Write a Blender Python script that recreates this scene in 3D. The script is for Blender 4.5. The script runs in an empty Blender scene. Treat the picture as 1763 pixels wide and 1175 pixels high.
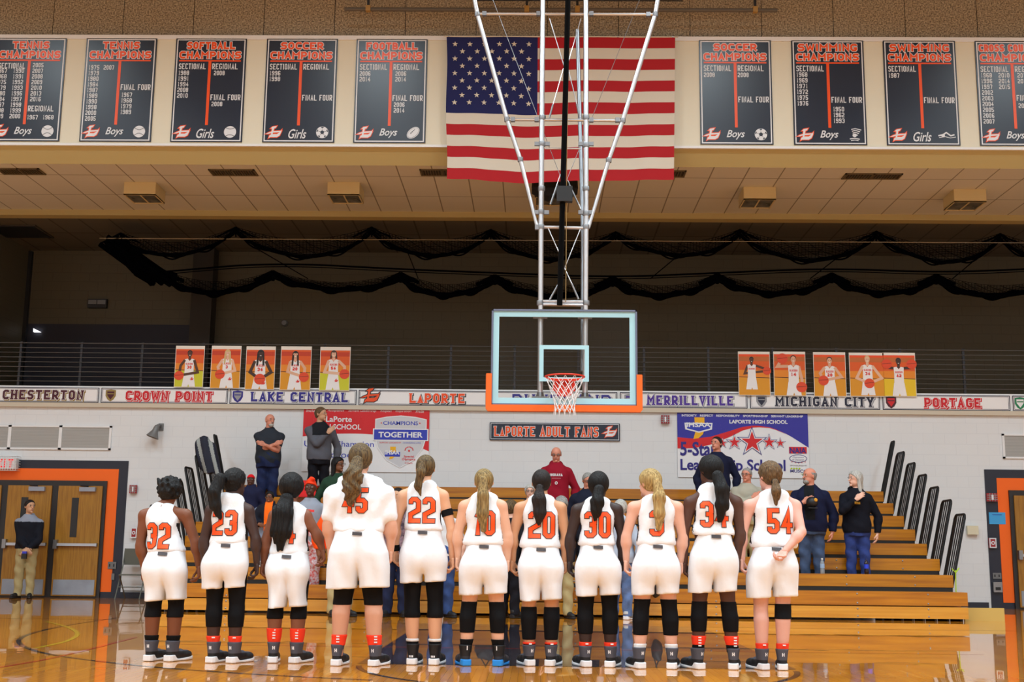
import bpy, math, random
import numpy as np
from mathutils import Vector, Matrix
from mathutils.bvhtree import BVHTree
random.seed(4); rng = np.random.default_rng(4)
SC = bpy.context.scene; COL = SC.collection
# ---------------------------------------------------------------- camera
FPX, YAW, PITCH, ROLL, CAMZ = 2090., .0197, .172, .0113, .94
def _axes():
    f = Vector((-math.sin(YAW)*math.cos(PITCH), math.cos(YAW)*math.cos(PITCH), math.sin(PITCH)))
    r = Vector((math.cos(YAW), math.sin(YAW), 0)); u = r.cross(f)
    return r*math.cos(ROLL)+u*math.sin(ROLL), u*math.cos(ROLL)-r*math.sin(ROLL), f
CR, CU, CF = _axes()
cam = bpy.data.objects.new('camera', bpy.data.cameras.new('camera')); COL.objects.link(cam)
cam.matrix_world = Matrix(((CR.x, CU.x, -CF.x, 0), (CR.y, CU.y, -CF.y, 0), (CR.z, CU.z, -CF.z, CAMZ), (0, 0, 0, 1)))
cam.data.sensor_width = 36; cam.data.lens = 36*FPX/1763; cam.data.clip_end = 200
SC.camera = cam
# ---------------------------------------------------------------- light
SC.view_settings.view_transform = 'Standard'; SC.view_settings.look = 'None'
SC.view_settings.gamma = 1; SC.view_settings.use_curve_mapping = False
SC.view_settings.exposure = 0.1
wd = bpy.data.worlds.new('world'); SC.world = wd; wd.use_nodes = True
wd.node_tree.nodes['Background'].inputs[0].default_value = (.9, .95, 1, 1)
wd.node_tree.nodes['Background'].inputs[1].default_value = 0.0
LAMP_W = 320
for ly in (-8., -2.5, 3.0, 8.5, 14.0):
    for lx in (-10.5, -3.5, 3.5, 10.5):
        L = bpy.data.lights.new('court_lamp', 'AREA'); L.shape = 'RECTANGLE'; L.size = 1.3; L.size_y = .8
        L.energy = LAMP_W; L.color = (.80, .94, 1.0); L.spread = math.radians(150)
        o = bpy.data.objects.new('court_lamp', L); o.location = (lx, ly, 11.9); COL.objects.link(o)
# ---------------------------------------------------------------- helpers
def ray(px, py): return CR*((px-881.5)/FPX)-CU*((py-587.5)/FPX)+CF
def at(px, py, Y):
    d = ray(px, py); t = Y/d.y; return Vector((d.x*t, Y, CAMZ+d.z*t))
def atz(px, py, z):
    d = ray(px, py); t = (z-CAMZ)/d.z; return Vector((d.x*t, d.y*t, z))
def lin(c): return tuple((v/12.92 if v <= .04045 else ((v+.055)/1.055)**2.4) for v in (x/255 for x in c))
MATS = {}
def mat(name, rgb, rough=.6, metal=0., spec=.5, bump=0, bscale=60, vary=0, vscale=4, coat=0, alpha=1, trans=0, emit=0, stretch=(1, 1, 1), rgb2=None):
    if name in MATS: return MATS[name]
    m = bpy.data.materials.new(name); m.use_nodes = True; nt = m.node_tree; N = nt.nodes; Lk = nt.links
    b = N['Principled BSDF']; c = lin(rgb)+(1,)
    b.inputs['Base Color'].default_value = c; b.inputs['Roughness'].default_value = rough
    b.inputs['Metallic'].default_value = metal; b.inputs['Specular IOR Level'].default_value = spec
    b.inputs['Coat Weight'].default_value = coat; b.inputs['Coat Roughness'].default_value = .05
    b.inputs['Transmission Weight'].default_value = trans
    if emit: b.inputs['Emission Color'].default_value = c; b.inputs['Emission Strength'].default_value = emit
    if vary or bump or rgb2:
        tc = N.new('ShaderNodeTexCoord'); mp = N.new('ShaderNodeMapping'); mp.inputs['Scale'].default_value = stretch
        Lk.new(tc.outputs['Object'], mp.inputs[0])
        if vary or rgb2:
            n = N.new('ShaderNodeTexNoise'); n.inputs['Scale'].default_value = vscale; n.inputs['Detail'].default_value = 4
            Lk.new(mp.outputs[0], n.inputs[0])
            r = N.new('ShaderNodeValToRGB'); r.color_ramp.elements[0].position = .35; r.color_ramp.elements[1].position = .65
            c2 = lin(rgb2)+(1,) if rgb2 else tuple(v*(1-vary) for v in c[:3])+(1,)
            r.color_ramp.elements[0].color = c2; r.color_ramp.elements[1].color = c
            Lk.new(n.outputs[0], r.inputs[0]); Lk.new(r.outputs[0], b.inputs['Base Color'])
        if bump:
            n2 = N.new('ShaderNodeTexNoise'); n2.inputs['Scale'].default_value = bscale; n2.inputs['Detail'].default_value = 3
            Lk.new(mp.outputs[0], n2.inputs[0])
            bp = N.new('ShaderNodeBump'); bp.inputs['Strength'].default_value = bump; bp.inputs['Distance'].default_value = .01
            Lk.new(n2.outputs[0], bp.inputs['Height']); Lk.new(bp.outputs[0], b.inputs['Normal'])
    MATS[name] = m; return m
def nodes_of(m): return m.node_tree.nodes, m.node_tree.links, m.node_tree.nodes['Principled BSDF']
def tag(o, label=None, cat=None, group=None, kind=None):
    if label: o['label'] = label
    if cat: o['category'] = cat
    if group: o['group'] = group
    if kind: o['kind'] = kind
    return o
def thing(name, loc, label, cat, group=None, rz=0):
    o = bpy.data.objects.new(name, None); COL.objects.link(o); o.empty_display_size = .1
    o.location = loc; o.rotation_euler = (0, 0, rz); return tag(o, label, cat, group)
def link_mesh(name, V, F, mats, MI=None, parent=None, loc=(0, 0, 0), smooth=False, rot=(0, 0, 0)):
    me = bpy.data.meshes.new(name)
    me.from_pydata([tuple(map(float, v)) for v in V], [], [tuple(map(int, f)) for f in F])
    for m in (mats if isinstance(mats, (list, tuple)) else [mats]): me.materials.append(m)
    if MI is not None: me.polygons.foreach_set('material_index', np.asarray(MI, dtype=np.int32))
    if smooth: me.polygons.foreach_set('use_smooth', np.ones(len(me.polygons), dtype=bool))
    me.update()
    o = bpy.data.objects.new(name, me); COL.objects.link(o); o.location = loc; o.rotation_euler = rot
    if parent is not None: o.parent = parent
    return o
class MB:
    def __init__(s): s.V = []; s.F = []; s.M = []; s.mats = []
    def mi(s, m):
        if m not in s.mats: s.mats.append(m)
        return s.mats.index(m)
    def add(s, V, F, m):
        k = len(s.V); i = s.mi(m); s.V += [tuple(v) for v in V]; s.F += [tuple(a+k for a in f) for f in F]; s.M += [i]*len(F)
    def box(s, a, b, m):
        (x0, y0, z0), (x1, y1, z1) = a, b
        x0, x1 = sorted((x0, x1)); y0, y1 = sorted((y0, y1)); z0, z1 = sorted((z0, z1))
        s.add([(x0, y0, z0), (x1, y0, z0), (x1, y1, z0), (x0, y1, z0), (x0, y0, z1), (x1, y0, z1), (x1, y1, z1), (x0, y1, z1)],
              [(0, 3, 2, 1), (4, 5, 6, 7), (0, 1, 5, 4), (1, 2, 6, 5), (2, 3, 7, 6), (3, 0, 4, 7)], m)
    def tube(s, pts, r, m, n=10, closed=False, caps=True):
        pts = [Vector(p) for p in pts]; N = len(pts); rs = r if isinstance(r, (list, tuple)) else [r]*N
        rings = []; up = None
        for i, p in enumerate(pts):
            if closed: t = pts[(i+1) % N]-pts[i-1]
            else: t = pts[min(i+1, N-1)]-pts[max(i-1, 0)]
            t = t.normalized() if t.length > 1e-9 else Vector((0, 0, 1))
            if up is None: up = t.orthogonal().normalized()
            up = (up-t*up.dot(t)); up = up.normalized() if up.length > 1e-6 else t.orthogonal().normalized()
            w = t.cross(up)
            rings.append([p+(up*math.cos(2*math.pi*k/n)+w*math.sin(2*math.pi*k/n))*rs[i] for k in range(n)])
        V = [v for R in rings for v in R]; F = []
        for i in range(N if closed else N-1):
            j = (i+1) % N
            for k in range(n): F.append((i*n+k, i*n+(k+1) % n, j*n+(k+1) % n, j*n+k))
        if caps and not closed: F += [tuple(range(n))[::-1], tuple((N-1)*n+k for k in range(n))]
        s.add(V, F, m)
    def lathe(s, prof, m, n=20, c=(0, 0, 0), axis=Vector((0, 0, 1))):
        axis = Vector(axis).normalized(); a = axis.orthogonal().normalized(); b = axis.cross(a); c = Vector(c)
        V = [c+axis*z+(a*math.cos(2*math.pi*k/n)+b*math.sin(2*math.pi*k/n))*r for r, z in prof for k in range(n)]
        F = [(i*n+k, i*n+(k+1) % n, (i+1)*n+(k+1) % n, (i+1)*n+k) for i in range(len(prof)-1) for k in range(n)]
        F += [tuple(range(n))[::-1], tuple((len(prof)-1)*n+k for k in range(n))]
        s.add(V, F, m)
    def prism(s, poly, y0, y1, m):   # poly in XZ extruded along Y
        n = len(poly); V = [(x, y0, z) for x, z in poly]+[(x, y1, z) for x, z in poly]
        F = [tuple(range(n)), tuple(range(2*n-1, n-1, -1))]+[(i, i+n, (i+1) % n+n, (i+1) % n) for i in range(n)]
        s.add(V, F, m)
    def build(s, name, parent=None, loc=(0, 0, 0), smooth=False, rot=(0, 0, 0)):
        o = link_mesh(name, s.V, s.F, s.mats, s.M, parent, loc, smooth, rot)
        if smooth:
            try: o.data.set_sharp_from_angle(angle=math.radians(40))
            except Exception: pass
        return o
def boxobj(name, a, b, m, parent=None):
    k = MB(); k.box(a, b, m); return k.build(name, parent)
def struct(o): o['kind'] = 'structure'; return o
# ------------------------------------------------ flat artwork with block lettering
GL = {'A': ['00 51 10', '23 83'], 'B': ['00!01!91 95 05!', '05!15 10 00!'], 'C': ['18 11 01 00 10 12'], 'D': ['00!01!11 10 00!'],
 'E': ['11!01!00!10!', '05 85'], 'F': ['00 01!11', '05 85'], 'G': ['18 11 01 00 10 14!54'], 'H': ['00 01', '10 11', '05 15'], 'I': ['50 51'],
 'J': ['03 00 10 11'], 'K': ['00 01', '11 04', '36 10'], 'L': ['01 00!10'], 'M': ['00 01 54 11 10'], 'N': ['00 01 10 11'], 'O': ['00 01 11 10 00'],
 'P': ['00 01!11 14 04'], 'R': ['00 01!11 14 04', '44 10'], 'S': ['18 11 01 05 15 10 00 02'], 'T': ['50 51', '01 11'], 'U': ['01 00 10 11'],
 'V': ['01 50 11'], 'W': ['01 20 57 80 11'], 'X': ['00 11', '01 10'], 'Y': ['01 54 11', '54 50'], 'Z': ['01 11!00!10'],
 '0': ['00 01 11 10 00'], '1': ['50 51!28'], '2': ['08 01 11 15 03 00!10'], '3': ['08 01 11 15 45', '15 10 00 02'], '4': ['70 71!03!13'],
 '5': ['11!01!05!15 10 00 02'], '6': ['18 11 01 00 10 15 05'], '7': ['01!11 40'], '8': ['00 01 11 10 00', '05 15'], '9': ['02 00 10 11 01 05 15'],
 '-': ['05 15'], '.': ['50 51'], ' ': []}
def _parse(s):
    out = []
    i = 0; s = s.replace(' ', '')
    while i < len(s):
        x, y = s[i], s[i+1]; i += 2; sharp = False
        if i < len(s) and s[i] == '!': sharp = True; i += 1
        fx = {'0': 0, '1': 1}.get(x, int(x)/10); fy = {'0': 0, '1': 1}.get(y, int(y)/10)
        out.append((fx, fy, sharp))
    return out
def stroke_polys(pts, sw, closed=False):
    P = [Vector((p[0], p[1])) for p in pts]; n = len(P); L = []; R = []
    for i in range(n):
        a = P[i-1] if (i > 0 or closed) else None; b = P[(i+1) % n] if (i < n-1 or closed) else None
        d0 = (P[i]-a).normalized() if a is not None else None; d1 = (b-P[i]).normalized() if b is not None else None
        if d0 is None: d0 = d1
        if d1 is None: d1 = d0
        n0 = Vector((-d0.y, d0.x)); n1 = Vector((-d1.y, d1.x)); mm = n0+n1
        if mm.length < .2: mm = n1
        mm.normalize(); k = 1/max(.45, mm.dot(n1)); L.append(P[i]+mm*sw*.5*k); R.append(P[i]-mm*sw*.5*k)
    return [[tuple(L[i]), tuple(R[i]), tuple(R[(i+1) % n]), tuple(L[(i+1) % n])] for i in range(n if closed else n-1)]
def glyph_lines(ch, w, h, sw):
    out = []
    for s in GL.get(ch, []):
        P = _parse(s); closed = len(P) > 3 and P[0][:2] == P[-1][:2]
        if closed: P = P[:-1]
        q = [(sw/2+p[0]*(w-sw), sw/2+p[1]*(h-sw), p[2]) for p in P]
        n = len(q); r = []
        for i, p in enumerate(q):
            if not p[2] and (closed or 0 < i < n-1):
                a = Vector(q[i-1][:2]); b = Vector(q[(i+1) % n][:2]); c = Vector(p[:2])
                da = (a-c); db = (b-c)
                if abs(da.normalized().dot(db.normalized())) < .3:
                    k = min(.2*w, .35*da.length, .35*db.length)
                    r += [tuple(c+da.normalized()*k), tuple(c+db.normalized()*k)]; continue
            r.append(tuple(p[:2]))
        ends = []
        if not closed:
            ends = [(r[0], r[1]), (r[-1], r[-2])]
            # run free ends out to the cap line
            e0 = Vector(r[0])-Vector(r[1]); e1 = Vector(r[-1])-Vector(r[-2])
            for j, e in ((0, e0), (-1, e1)):
                p = P[j]
                if (abs(e.y) > abs(e.x)*.6 and p[1] in (0, 1)) or (abs(e.x) >= abs(e.y) and p[0] in (0, 1)): r[j] = tuple(Vector(r[j])+e.normalized()*sw*.5)
        out.append((r, closed, ends))
    return out
def word_polys(txt, u0, v0, h, width=None, lw=None, sw=None, gap=.22, serif=0, grow=0, small=None):
    WU = {'I': .42, '1': .7, ' ': .55, '.': .3, 'M': 1.25, 'W': 1.3, '-': .5}
    ws = [WU.get(c.upper() if c.isupper() or not c.isalpha() else c.upper(), 1)*(small or 1 if (small and c.islower()) else 1) for c in txt]
    tot = sum(ws)+gap*(len(ws)-1)
    if width is None: width = lw*tot
    k = width/tot; sw = sw or .28*k; u = u0; out = []
    for c, w in zip(txt, ws):
        hh = h*(small if (small and c.islower()) else 1); C = c.upper()
        for line, closed, ends in glyph_lines(C, max(w*k, sw*1.01), hh, sw):
            for q in stroke_polys(line, sw+2*grow, closed): out.append([(x+u, y+v0) for x, y in q])
            if grow and not closed:
                for (e, e2) in ((line[0], line[1]), (line[-1], line[-2])):
                    d = (Vector(e)-Vector(e2)).normalized(); nn = Vector((-d.y, d.x)); e = Vector(e); a = sw*.5+grow
                    out.append([(x+u, y+v0) for x, y in (e+nn*a, e-nn*a, e-nn*a+d*grow, e+nn*a+d*grow)])
            if serif:
                for e, e2 in ends:
                    if abs(e[0]-e2[0]) < .5*abs(e[1]-e2[1]) and (e[1] < hh*.2 or e[1] > hh*.8):
                        yb = 0 if e[1] < hh*.5 else hh-sw*.55
                        a = sw*serif+grow; out.append([(u+e[0]-a, v0+yb-grow), (u+e[0]+a, v0+yb-grow), (u+e[0]+a, v0+yb+sw*.55+grow), (u+e[0]-a, v0+yb+sw*.55+grow)])
        u += (w+gap)*k
    return out
def font_mesh(txt, shear=0, bold=0):
    cu = bpy.data.curves.new('t', 'FONT'); cu.body = txt; cu.size = 1; cu.shear = shear; cu.offset = bold; cu.resolution_u = 3
    ob = bpy.data.objects.new('t', cu); COL.objects.link(ob)
    bpy.context.view_layer.update()
    me = bpy.data.meshes.new_from_object(ob.evaluated_get(bpy.context.evaluated_depsgraph_get()))
    V = np.array([v.co[:2] for v in me.vertices]); F = [tuple(p.vertices) for p in me.polygons]
    bpy.data.objects.remove(ob); bpy.data.curves.remove(cu); bpy.data.meshes.remove(me)
    return V, F
class Flat:
    """artwork in (u right, v up); later layers stand a hair in front of earlier ones"""
    def __init__(s, step=.0015): s.V = []; s.F = []; s.M = []; s.mats = []; s.step = step
    def mi(s, m):
        if m not in s.mats: s.mats.append(m)
        return s.mats.index(m)
    def poly(s, pts, m, layer=1):
        k = len(s.V); a = sum(pts[i][0]*pts[(i+1) % len(pts)][1]-pts[(i+1) % len(pts)][0]*pts[i][1] for i in range(len(pts)))
        if a < 0: pts = pts[::-1]
        s.n_ = (getattr(s, 'n_', 0)+1) % 9; e_ = s.n_*s.step*.08
        s.V += [(p[0], -layer*s.step-e_, p[1]) for p in pts]; s.F.append(tuple(range(k, k+len(pts)))); s.M.append(s.mi(m))
    def rect(s, u0, v0, u1, v1, m, layer=1): s.poly([(u0, v0), (u1, v0), (u1, v1), (u0, v1)], m, layer)
    def frame(s, u0, v0, u1, v1, t, m, layer=1):
        s.rect(u0, v0, u1, v0+t, m, layer); s.rect(u0, v1-t, u1, v1, m, layer); s.rect(u0, v0+t, u0+t, v1-t, m, layer); s.rect(u1-t, v0+t, u1, v1-t, m, layer)
    def ell(s, u, v, a, b, m, layer=1, n=20, rot=0):
        c, d = math.cos(rot), math.sin(rot)
        s.poly([(u+a*math.cos(t)*c-b*math.sin(t)*d, v+a*math.cos(t)*d+b*math.sin(t)*c) for t in (2*math.pi*k/n for k in range(n))], m, layer)
    def line(s, pts, w, m, layer=1, closed=False):
        for q in stroke_polys(pts, w, closed): s.poly(q, m, layer)
    def star(s, u, v, r, m, layer=1, ri=.382, rot=0):
        s.poly([(u+(r if k % 2 == 0 else r*ri)*math.sin(rot+k*math.pi/5), v+(r if k % 2 == 0 else r*ri)*math.cos(rot+k*math.pi/5)) for k in range(10)], m, layer)
    def word(s, txt, u0, v0, h, m, layer=2, outline=None, om=None, **k):
        if outline:
            for q in word_polys(txt, u0, v0, h, grow=outline, **k): s.poly(q, om, layer-1)
        for q in word_polys(txt, u0, v0, h, **k): s.poly(q, m, layer)
    def type(s, txt, u0, v0, width, h, m, layer=2, shear=0, bold=0):
        V, F = font_mesh(txt, shear, bold); lo = V.min(0); hi = V.max(0); k = len(s.V)
        for x, y in V: s.V.append((u0+(x-lo[0])/(hi[0]-lo[0])*width, -layer*s.step, v0+(y-lo[1])/(hi[1]-lo[1])*h))
        i = s.mi(m)
        for f in F:
            a = sum(V[f[j]][0]*V[f[(j+1) % len(f)]][1]-V[f[(j+1) % len(f)]][0]*V[f[j]][1] for j in range(len(f)))
            s.F.append(tuple(x+k for x in (f if a > 0 else f[::-1]))); s.M.append(i)
    def slab(s, u0, v0, u1, v1, t, m):
        k = len(s.V); s.V += [(u0, 0, v0), (u1, 0, v0), (u1, t, v0), (u0, t, v0), (u0, 0, v1), (u1, 0, v1), (u1, t, v1), (u0, t, v1)]
        s.F += [tuple(a+k for a in f) for f in [(0, 3, 2, 1), (4, 5, 6, 7), (0, 1, 5, 4), (1, 2, 6, 5), (2, 3, 7, 6), (3, 0, 4, 7)]]; s.M += [s.mi(m)]*6
    def warp(s, fn): s.V = [fn(*v) for v in s.V]
    def build(s, name, loc, parent=None, rot=(0, 0, 0)): return link_mesh(name, s.V, s.F, s.mats, s.M, parent, loc, False, rot)
# ------------------------------------------------ implicit surfaces (bodies, clothes, hair)
def smin(a, b, k):
    if k <= 0: return np.minimum(a, b)
    h = np.clip(.5+.5*(b-a)/k, 0, 1); return b+(a-b)*h-k*h*(1-h)
def cap(P, a, b, ra, rb, sy=1.):
    a = np.asarray(a, float); b = np.asarray(b, float); q = P-a; ba = b-a
    t = np.clip((q@ba)/max(ba@ba, 1e-9), 0, 1); q = q-t[:, None]*ba
    if sy != 1.: q = q*np.array([1, sy, 1])
    return np.sqrt((q*q).sum(1))-(ra+(rb-ra)*t)
def ell(P, c, r):
    q = (P-np.asarray(c, float))/np.asarray(r, float); k0 = np.sqrt((q*q).sum(1))
    return (k0-1)*min(r)*np.clip(k0, .5, 1)**.2
def loft(P, rows, n=2.3, cut=(True, True)):
    R = np.array(rows, float); R = R[np.argsort(R[:, 0])]; z = P[:, 2]
    zz = np.linspace(R[0, 0], R[-1, 0], 40); tab = []
    for c in range(1, 5):
        y = np.interp(zz, R[:, 0], R[:, c])
        for _ in range(2): y[1:-1] = .25*y[:-2]+.5*y[1:-1]+.25*y[2:]
        tab.append(np.interp(z, zz, y))
    w, d, cx, cy = tab
    q = ((np.abs((P[:, 0]-cx)/w))**n+(np.abs((P[:, 1]-cy)/d))**n)**(1/n)
    v = (q-1)*np.minimum(w, d)
    return np.maximum(v, np.maximum(R[0, 0]-z, z-R[-1, 0]))
def box3(P, c, h, r=.01):
    q = np.abs(P-np.asarray(c, float))-np.asarray(h, float)+r
    return np.sqrt((np.maximum(q, 0)**2).sum(1))+np.minimum(q.max(1), 0)-r
OFF4 = np.stack(np.meshgrid(range(4), range(4), range(4), indexing='ij'), -1).reshape(-1, 3)
def sdf_mesh(f, lo, hi, h):
    lo = np.asarray(lo, float); hi = np.asarray(hi, float); B = 4
    nb = np.ceil((hi-lo)/(h*B)).astype(int)+1
    gi = np.stack(np.meshgrid(*[np.arange(k) for k in nb], indexing='ij'), -1).reshape(-1, 3)
    dc = f(lo+(gi*B+1.5)*h); D = np.where(dc < 0, -1., 1.)[:, None]*np.ones((1, 64))
    act = np.abs(dc) < h*B*1.25; ga = gi[act]
    pts = (ga[:, None, :]*B+OFF4[None])*h+lo
    D[act] = f(pts.reshape(-1, 3)).reshape(-1, 64)
    D = D.reshape(*nb, B, B, B).transpose(0, 3, 1, 4, 2, 5).reshape(nb[0]*B, nb[1]*B, nb[2]*B)
    D[0] = D[-1] = 1; D[:, 0] = D[:, -1] = 1; D[:, :, 0] = D[:, :, -1] = 1
    S = D < 0; cs = []
    n = np.array(D.shape)-1; cnt = np.zeros(n, np.int8)
    for i in (0, 1):
        for j in (0, 1):
            for k in (0, 1): cnt += S[i:i+n[0], j:j+n[1], k:k+n[2]]
    mix = (cnt > 0) & (cnt < 8); ci = np.argwhere(mix); idx = -np.ones(n, np.int64); idx[mix] = np.arange(len(ci))
    acc = np.zeros((len(ci), 3)); num = np.zeros(len(ci))
    for ax in range(3):
        o1, o2 = [a for a in range(3) if a != ax]
        for u in (0, 1):
            for v in (0, 1):
                a = ci.copy(); a[:, o1] += u; a[:, o2] += v; b = a.copy(); b[:, ax] += 1
                da = D[tuple(a.T)]; db = D[tuple(b.T)]; m = (da < 0) != (db < 0)
                t = da[m]/(da[m]-db[m]); p = a[m].astype(float); p[:, ax] += t
                acc[m] += p; num[m] += 1
    V = lo+acc/num[:, None]*h; F = []
    for ax in range(3):
        o1, o2 = (ax+1) % 3, (ax+2) % 3
        sl0 = [slice(None)]*3; sl1 = [slice(None)]*3; sl0[ax] = slice(0, -1); sl1[ax] = slice(1, None)
        ch = S[tuple(sl0)] != S[tuple(sl1)]; e = np.argwhere(ch)
        e = e[(e[:, o1] > 0) & (e[:, o2] > 0) & (e[:, o1] < n[o1]) & (e[:, o2] < n[o2])]
        ins = S[tuple(e.T)]
        q = []
        for (du, dv) in ((-1, -1), (0, -1), (0, 0), (-1, 0)):
            c = e.copy(); c[:, o1] += du; c[:, o2] += dv; q.append(idx[tuple(c.T)])
        q = np.stack(q, 1); q[~ins] = q[~ins][:, ::-1]; F.append(q)
    F = np.concatenate(F); F = F[(F >= 0).all(1)]
    return V, F
def bvh_of(V, F): return BVHTree.FromPolygons([tuple(v) for v in V], [tuple(map(int, f)) for f in F])
def wrap(polys, bvh, off, ydir=1., seg=.018):
    """lay flat (x,z) polygons on a surface seen along ydir"""
    V = []; F = []; O = []
    for qi, q in enumerate(polys):
        n_was = len(V)
        if len(q) == 4:
            a, b, c, d = [Vector(p) for p in q]; n1 = max(1, int(max((d-a).length, (c-b).length)/seg)); n2 = max(1, int(max((b-a).length, (c-d).length)/seg))
            k = len(V); g = [[(a.lerp(b, j/n2)).lerp(d.lerp(c, j/n2), i/n1) for j in range(n2+1)] for i in range(n1+1)]
            V += [p for r in g for p in r]
            F += [(k+i*(n2+1)+j, k+i*(n2+1)+j+1, k+(i+1)*(n2+1)+j+1, k+(i+1)*(n2+1)+j) for i in range(n1) for j in range(n2)]
        else:
            k = len(V); V += [Vector(p) for p in q]; F.append(tuple(range(k, k+len(q))))
        O += [off+(qi % 7)*.00025]*(len(V)-n_was)
    out = []
    for p, off in zip(V, O):
        h = bvh.ray_cast(Vector((p.x, -3*ydir, p.y)), Vector((0, ydir, 0)))
        if h[0] is None:
            h = bvh.find_nearest(Vector((p.x, -.2*ydir, p.y))); out.append(Vector((p.x, h[0].y-off*ydir, p.y)))
        else: out.append(Vector((p.x, h[0].y-off*ydir, p.y)))
    return out, F
class Join:
    def __init__(s): s.V = []; s.F = []; s.M = []; s.mats = []; s.n = 0
    def add(s, V, F, m, MI=None):
        if m not in s.mats: s.mats.append(m)
        i = s.mats.index(m); k = s.n; s.V += [tuple(v) for v in V]; s.n += len(V)
        s.F += [tuple(int(a)+k for a in f) for f in F]; s.M += [i]*len(F) if MI is None else list(MI)
    def build(s, name, parent): return link_mesh(name, s.V, s.F, s.mats, s.M, parent, smooth=True)
# ================================================================ SETTING
YW = 23.2
def brick_mat(name, rgb, bw, bh, mortar=.012, depth=.35, rough=.55, mrgb=None, axes='XZ', offset=.5, spec=.3):
    m = mat(name, rgb, rough, spec=spec); N, Lk, b = nodes_of(m)
    tc = N.new('ShaderNodeTexCoord'); sp = N.new('ShaderNodeSeparateXYZ'); cb = N.new('ShaderNodeCombineXYZ')
    Lk.new(tc.outputs['Object'], sp.inputs[0]); Lk.new(sp.outputs[axes[0]], cb.inputs[0]); Lk.new(sp.outputs[axes[1]], cb.inputs[1])
    br = N.new('ShaderNodeTexBrick'); br.offset = offset; br.inputs['Scale'].default_value = 1
    br.inputs['Brick Width'].default_value = bw; br.inputs['Row Height'].default_value = bh; br.inputs['Mortar Size'].default_value = mortar
    br.inputs['Mortar Smooth'].default_value = .3
    c = lin(rgb)+(1,); br.inputs['Color1'].default_value = c; br.inputs['Color2'].default_value = tuple(v*.985 for v in c[:3])+(1,)
    br.inputs['Mortar'].default_value = lin(mrgb or tuple(v*.93 for v in rgb))+(1,)
    Lk.new(cb.outputs[0], br.inputs['Vector']); Lk.new(br.outputs['Color'], b.inputs['Base Color'])
    bp = N.new('ShaderNodeBump'); bp.inputs['Strength'].default_value = depth; bp.inputs['Distance'].default_value = .006; bp.invert = True
    Lk.new(br.outputs['Fac'], bp.inputs['Height']); Lk.new(bp.outputs[0], b.inputs['Normal']); return m
M_block = brick_mat('white_block', (226, 229, 232), .41, .203, .006, .12, .55, (219, 222, 226))
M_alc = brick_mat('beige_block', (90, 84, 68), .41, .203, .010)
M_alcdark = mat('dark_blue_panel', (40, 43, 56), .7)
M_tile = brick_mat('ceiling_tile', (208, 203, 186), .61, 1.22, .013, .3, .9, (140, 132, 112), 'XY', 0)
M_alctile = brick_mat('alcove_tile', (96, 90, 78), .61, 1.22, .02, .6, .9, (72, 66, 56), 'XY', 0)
M_fascia = mat('cream_paint', (228, 225, 206), .6, spec=.3)
M_tan = mat('tan_paint', (182, 164, 112), .6, spec=.3)
M_white = mat('white_paint', (232, 234, 236), .5)
M_blk = mat('black_paint', (24, 25, 29), .5)
M_navy = mat('navy_paint', (32, 38, 54), .45)
M_orange = mat('orange_paint', (252, 106, 8), .5)
M_acou = mat('acoustic_panel', (190, 176, 150), .95, bump=.6, bscale=55, rgb2=(104, 92, 76), vscale=38)
M_steel = mat('dull_steel', (150, 152, 156), .4, metal=.9)
M_chrome = mat('bright_tube', (226, 230, 236), .32, metal=1)
M_gray = mat('gray_metal', (120, 122, 124), .5, metal=.4)
# floor with its painted court
def wood_floor():
    m = mat('maple_floor', (206, 138, 34), .30, spec=.5, coat=1.0); N, Lk, b = nodes_of(m); b.inputs['Coat Roughness'].default_value = .018; b.inputs['Coat IOR'].default_value = 1.55
    tc = N.new('ShaderNodeTexCoord'); sp = N.new('ShaderNodeSeparateXYZ'); cb = N.new('ShaderNodeCombineXYZ')
    Lk.new(tc.outputs['Object'], sp.inputs[0]); Lk.new(sp.outputs['Y'], cb.inputs[0]); Lk.new(sp.outputs['X'], cb.inputs[1])
    br = N.new('ShaderNodeTexBrick'); br.inputs['Scale'].default_value = 1; br.inputs['Brick Width'].default_value = 1.1; br.inputs['Row Height'].default_value = .057
    br.inputs['Mortar Size'].default_value = .0012; br.inputs['Color1'].default_value = lin((222, 142, 14))+(1,); br.inputs['Color2'].default_value = lin((202, 120, 6))+(1,)
    br.inputs['Mortar'].default_value = lin((150, 90, 20))+(1,); Lk.new(cb.outputs[0], br.inputs['Vector'])
    Lk.new(br.outputs['Color'], b.inputs['Base Color'])
    n = N.new('ShaderNodeTexNoise'); n.inputs['Scale'].default_value = 1.6; n.inputs['Detail'].default_value = 2; Lk.new(tc.outputs['Object'], n.inputs[0])
    bp = N.new('ShaderNodeBump'); bp.inputs['Strength'].default_value = .05; bp.inputs['Distance'].default_value = .02
    Lk.new(n.outputs[0], bp.inputs['Height']); Lk.new(bp.outputs[0], b.inputs['Coat Normal']); return m
def paint_floor(n, c):
    m = mat(n, c, .35, coat=1.0); b = nodes_of(m)[2]; b.inputs['Coat Roughness'].default_value = .018; return m
M_floor = wood_floor(); P_navy = paint_floor('floor_navy', (20, 24, 40)); P_black = paint_floor('floor_black', (22, 22, 26))
P_red = paint_floor('floor_red', (200, 48, 20)); P_yel = paint_floor('floor_yellow', (226, 190, 30))
X0, YB = .36, 15.05; YFT = YB-4.57; YBASE = YB+1.22
fl = MB(); fl.add([(-16, -12, 0), (16, -12, 0), (16, YW, 0), (-16, YW, 0)], [(0, 1, 2, 3)], M_floor)
def fpoly(pts, m, z): fl.add([(x, y, z) for x, y in pts], [tuple(range(len(pts)))], m)
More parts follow.
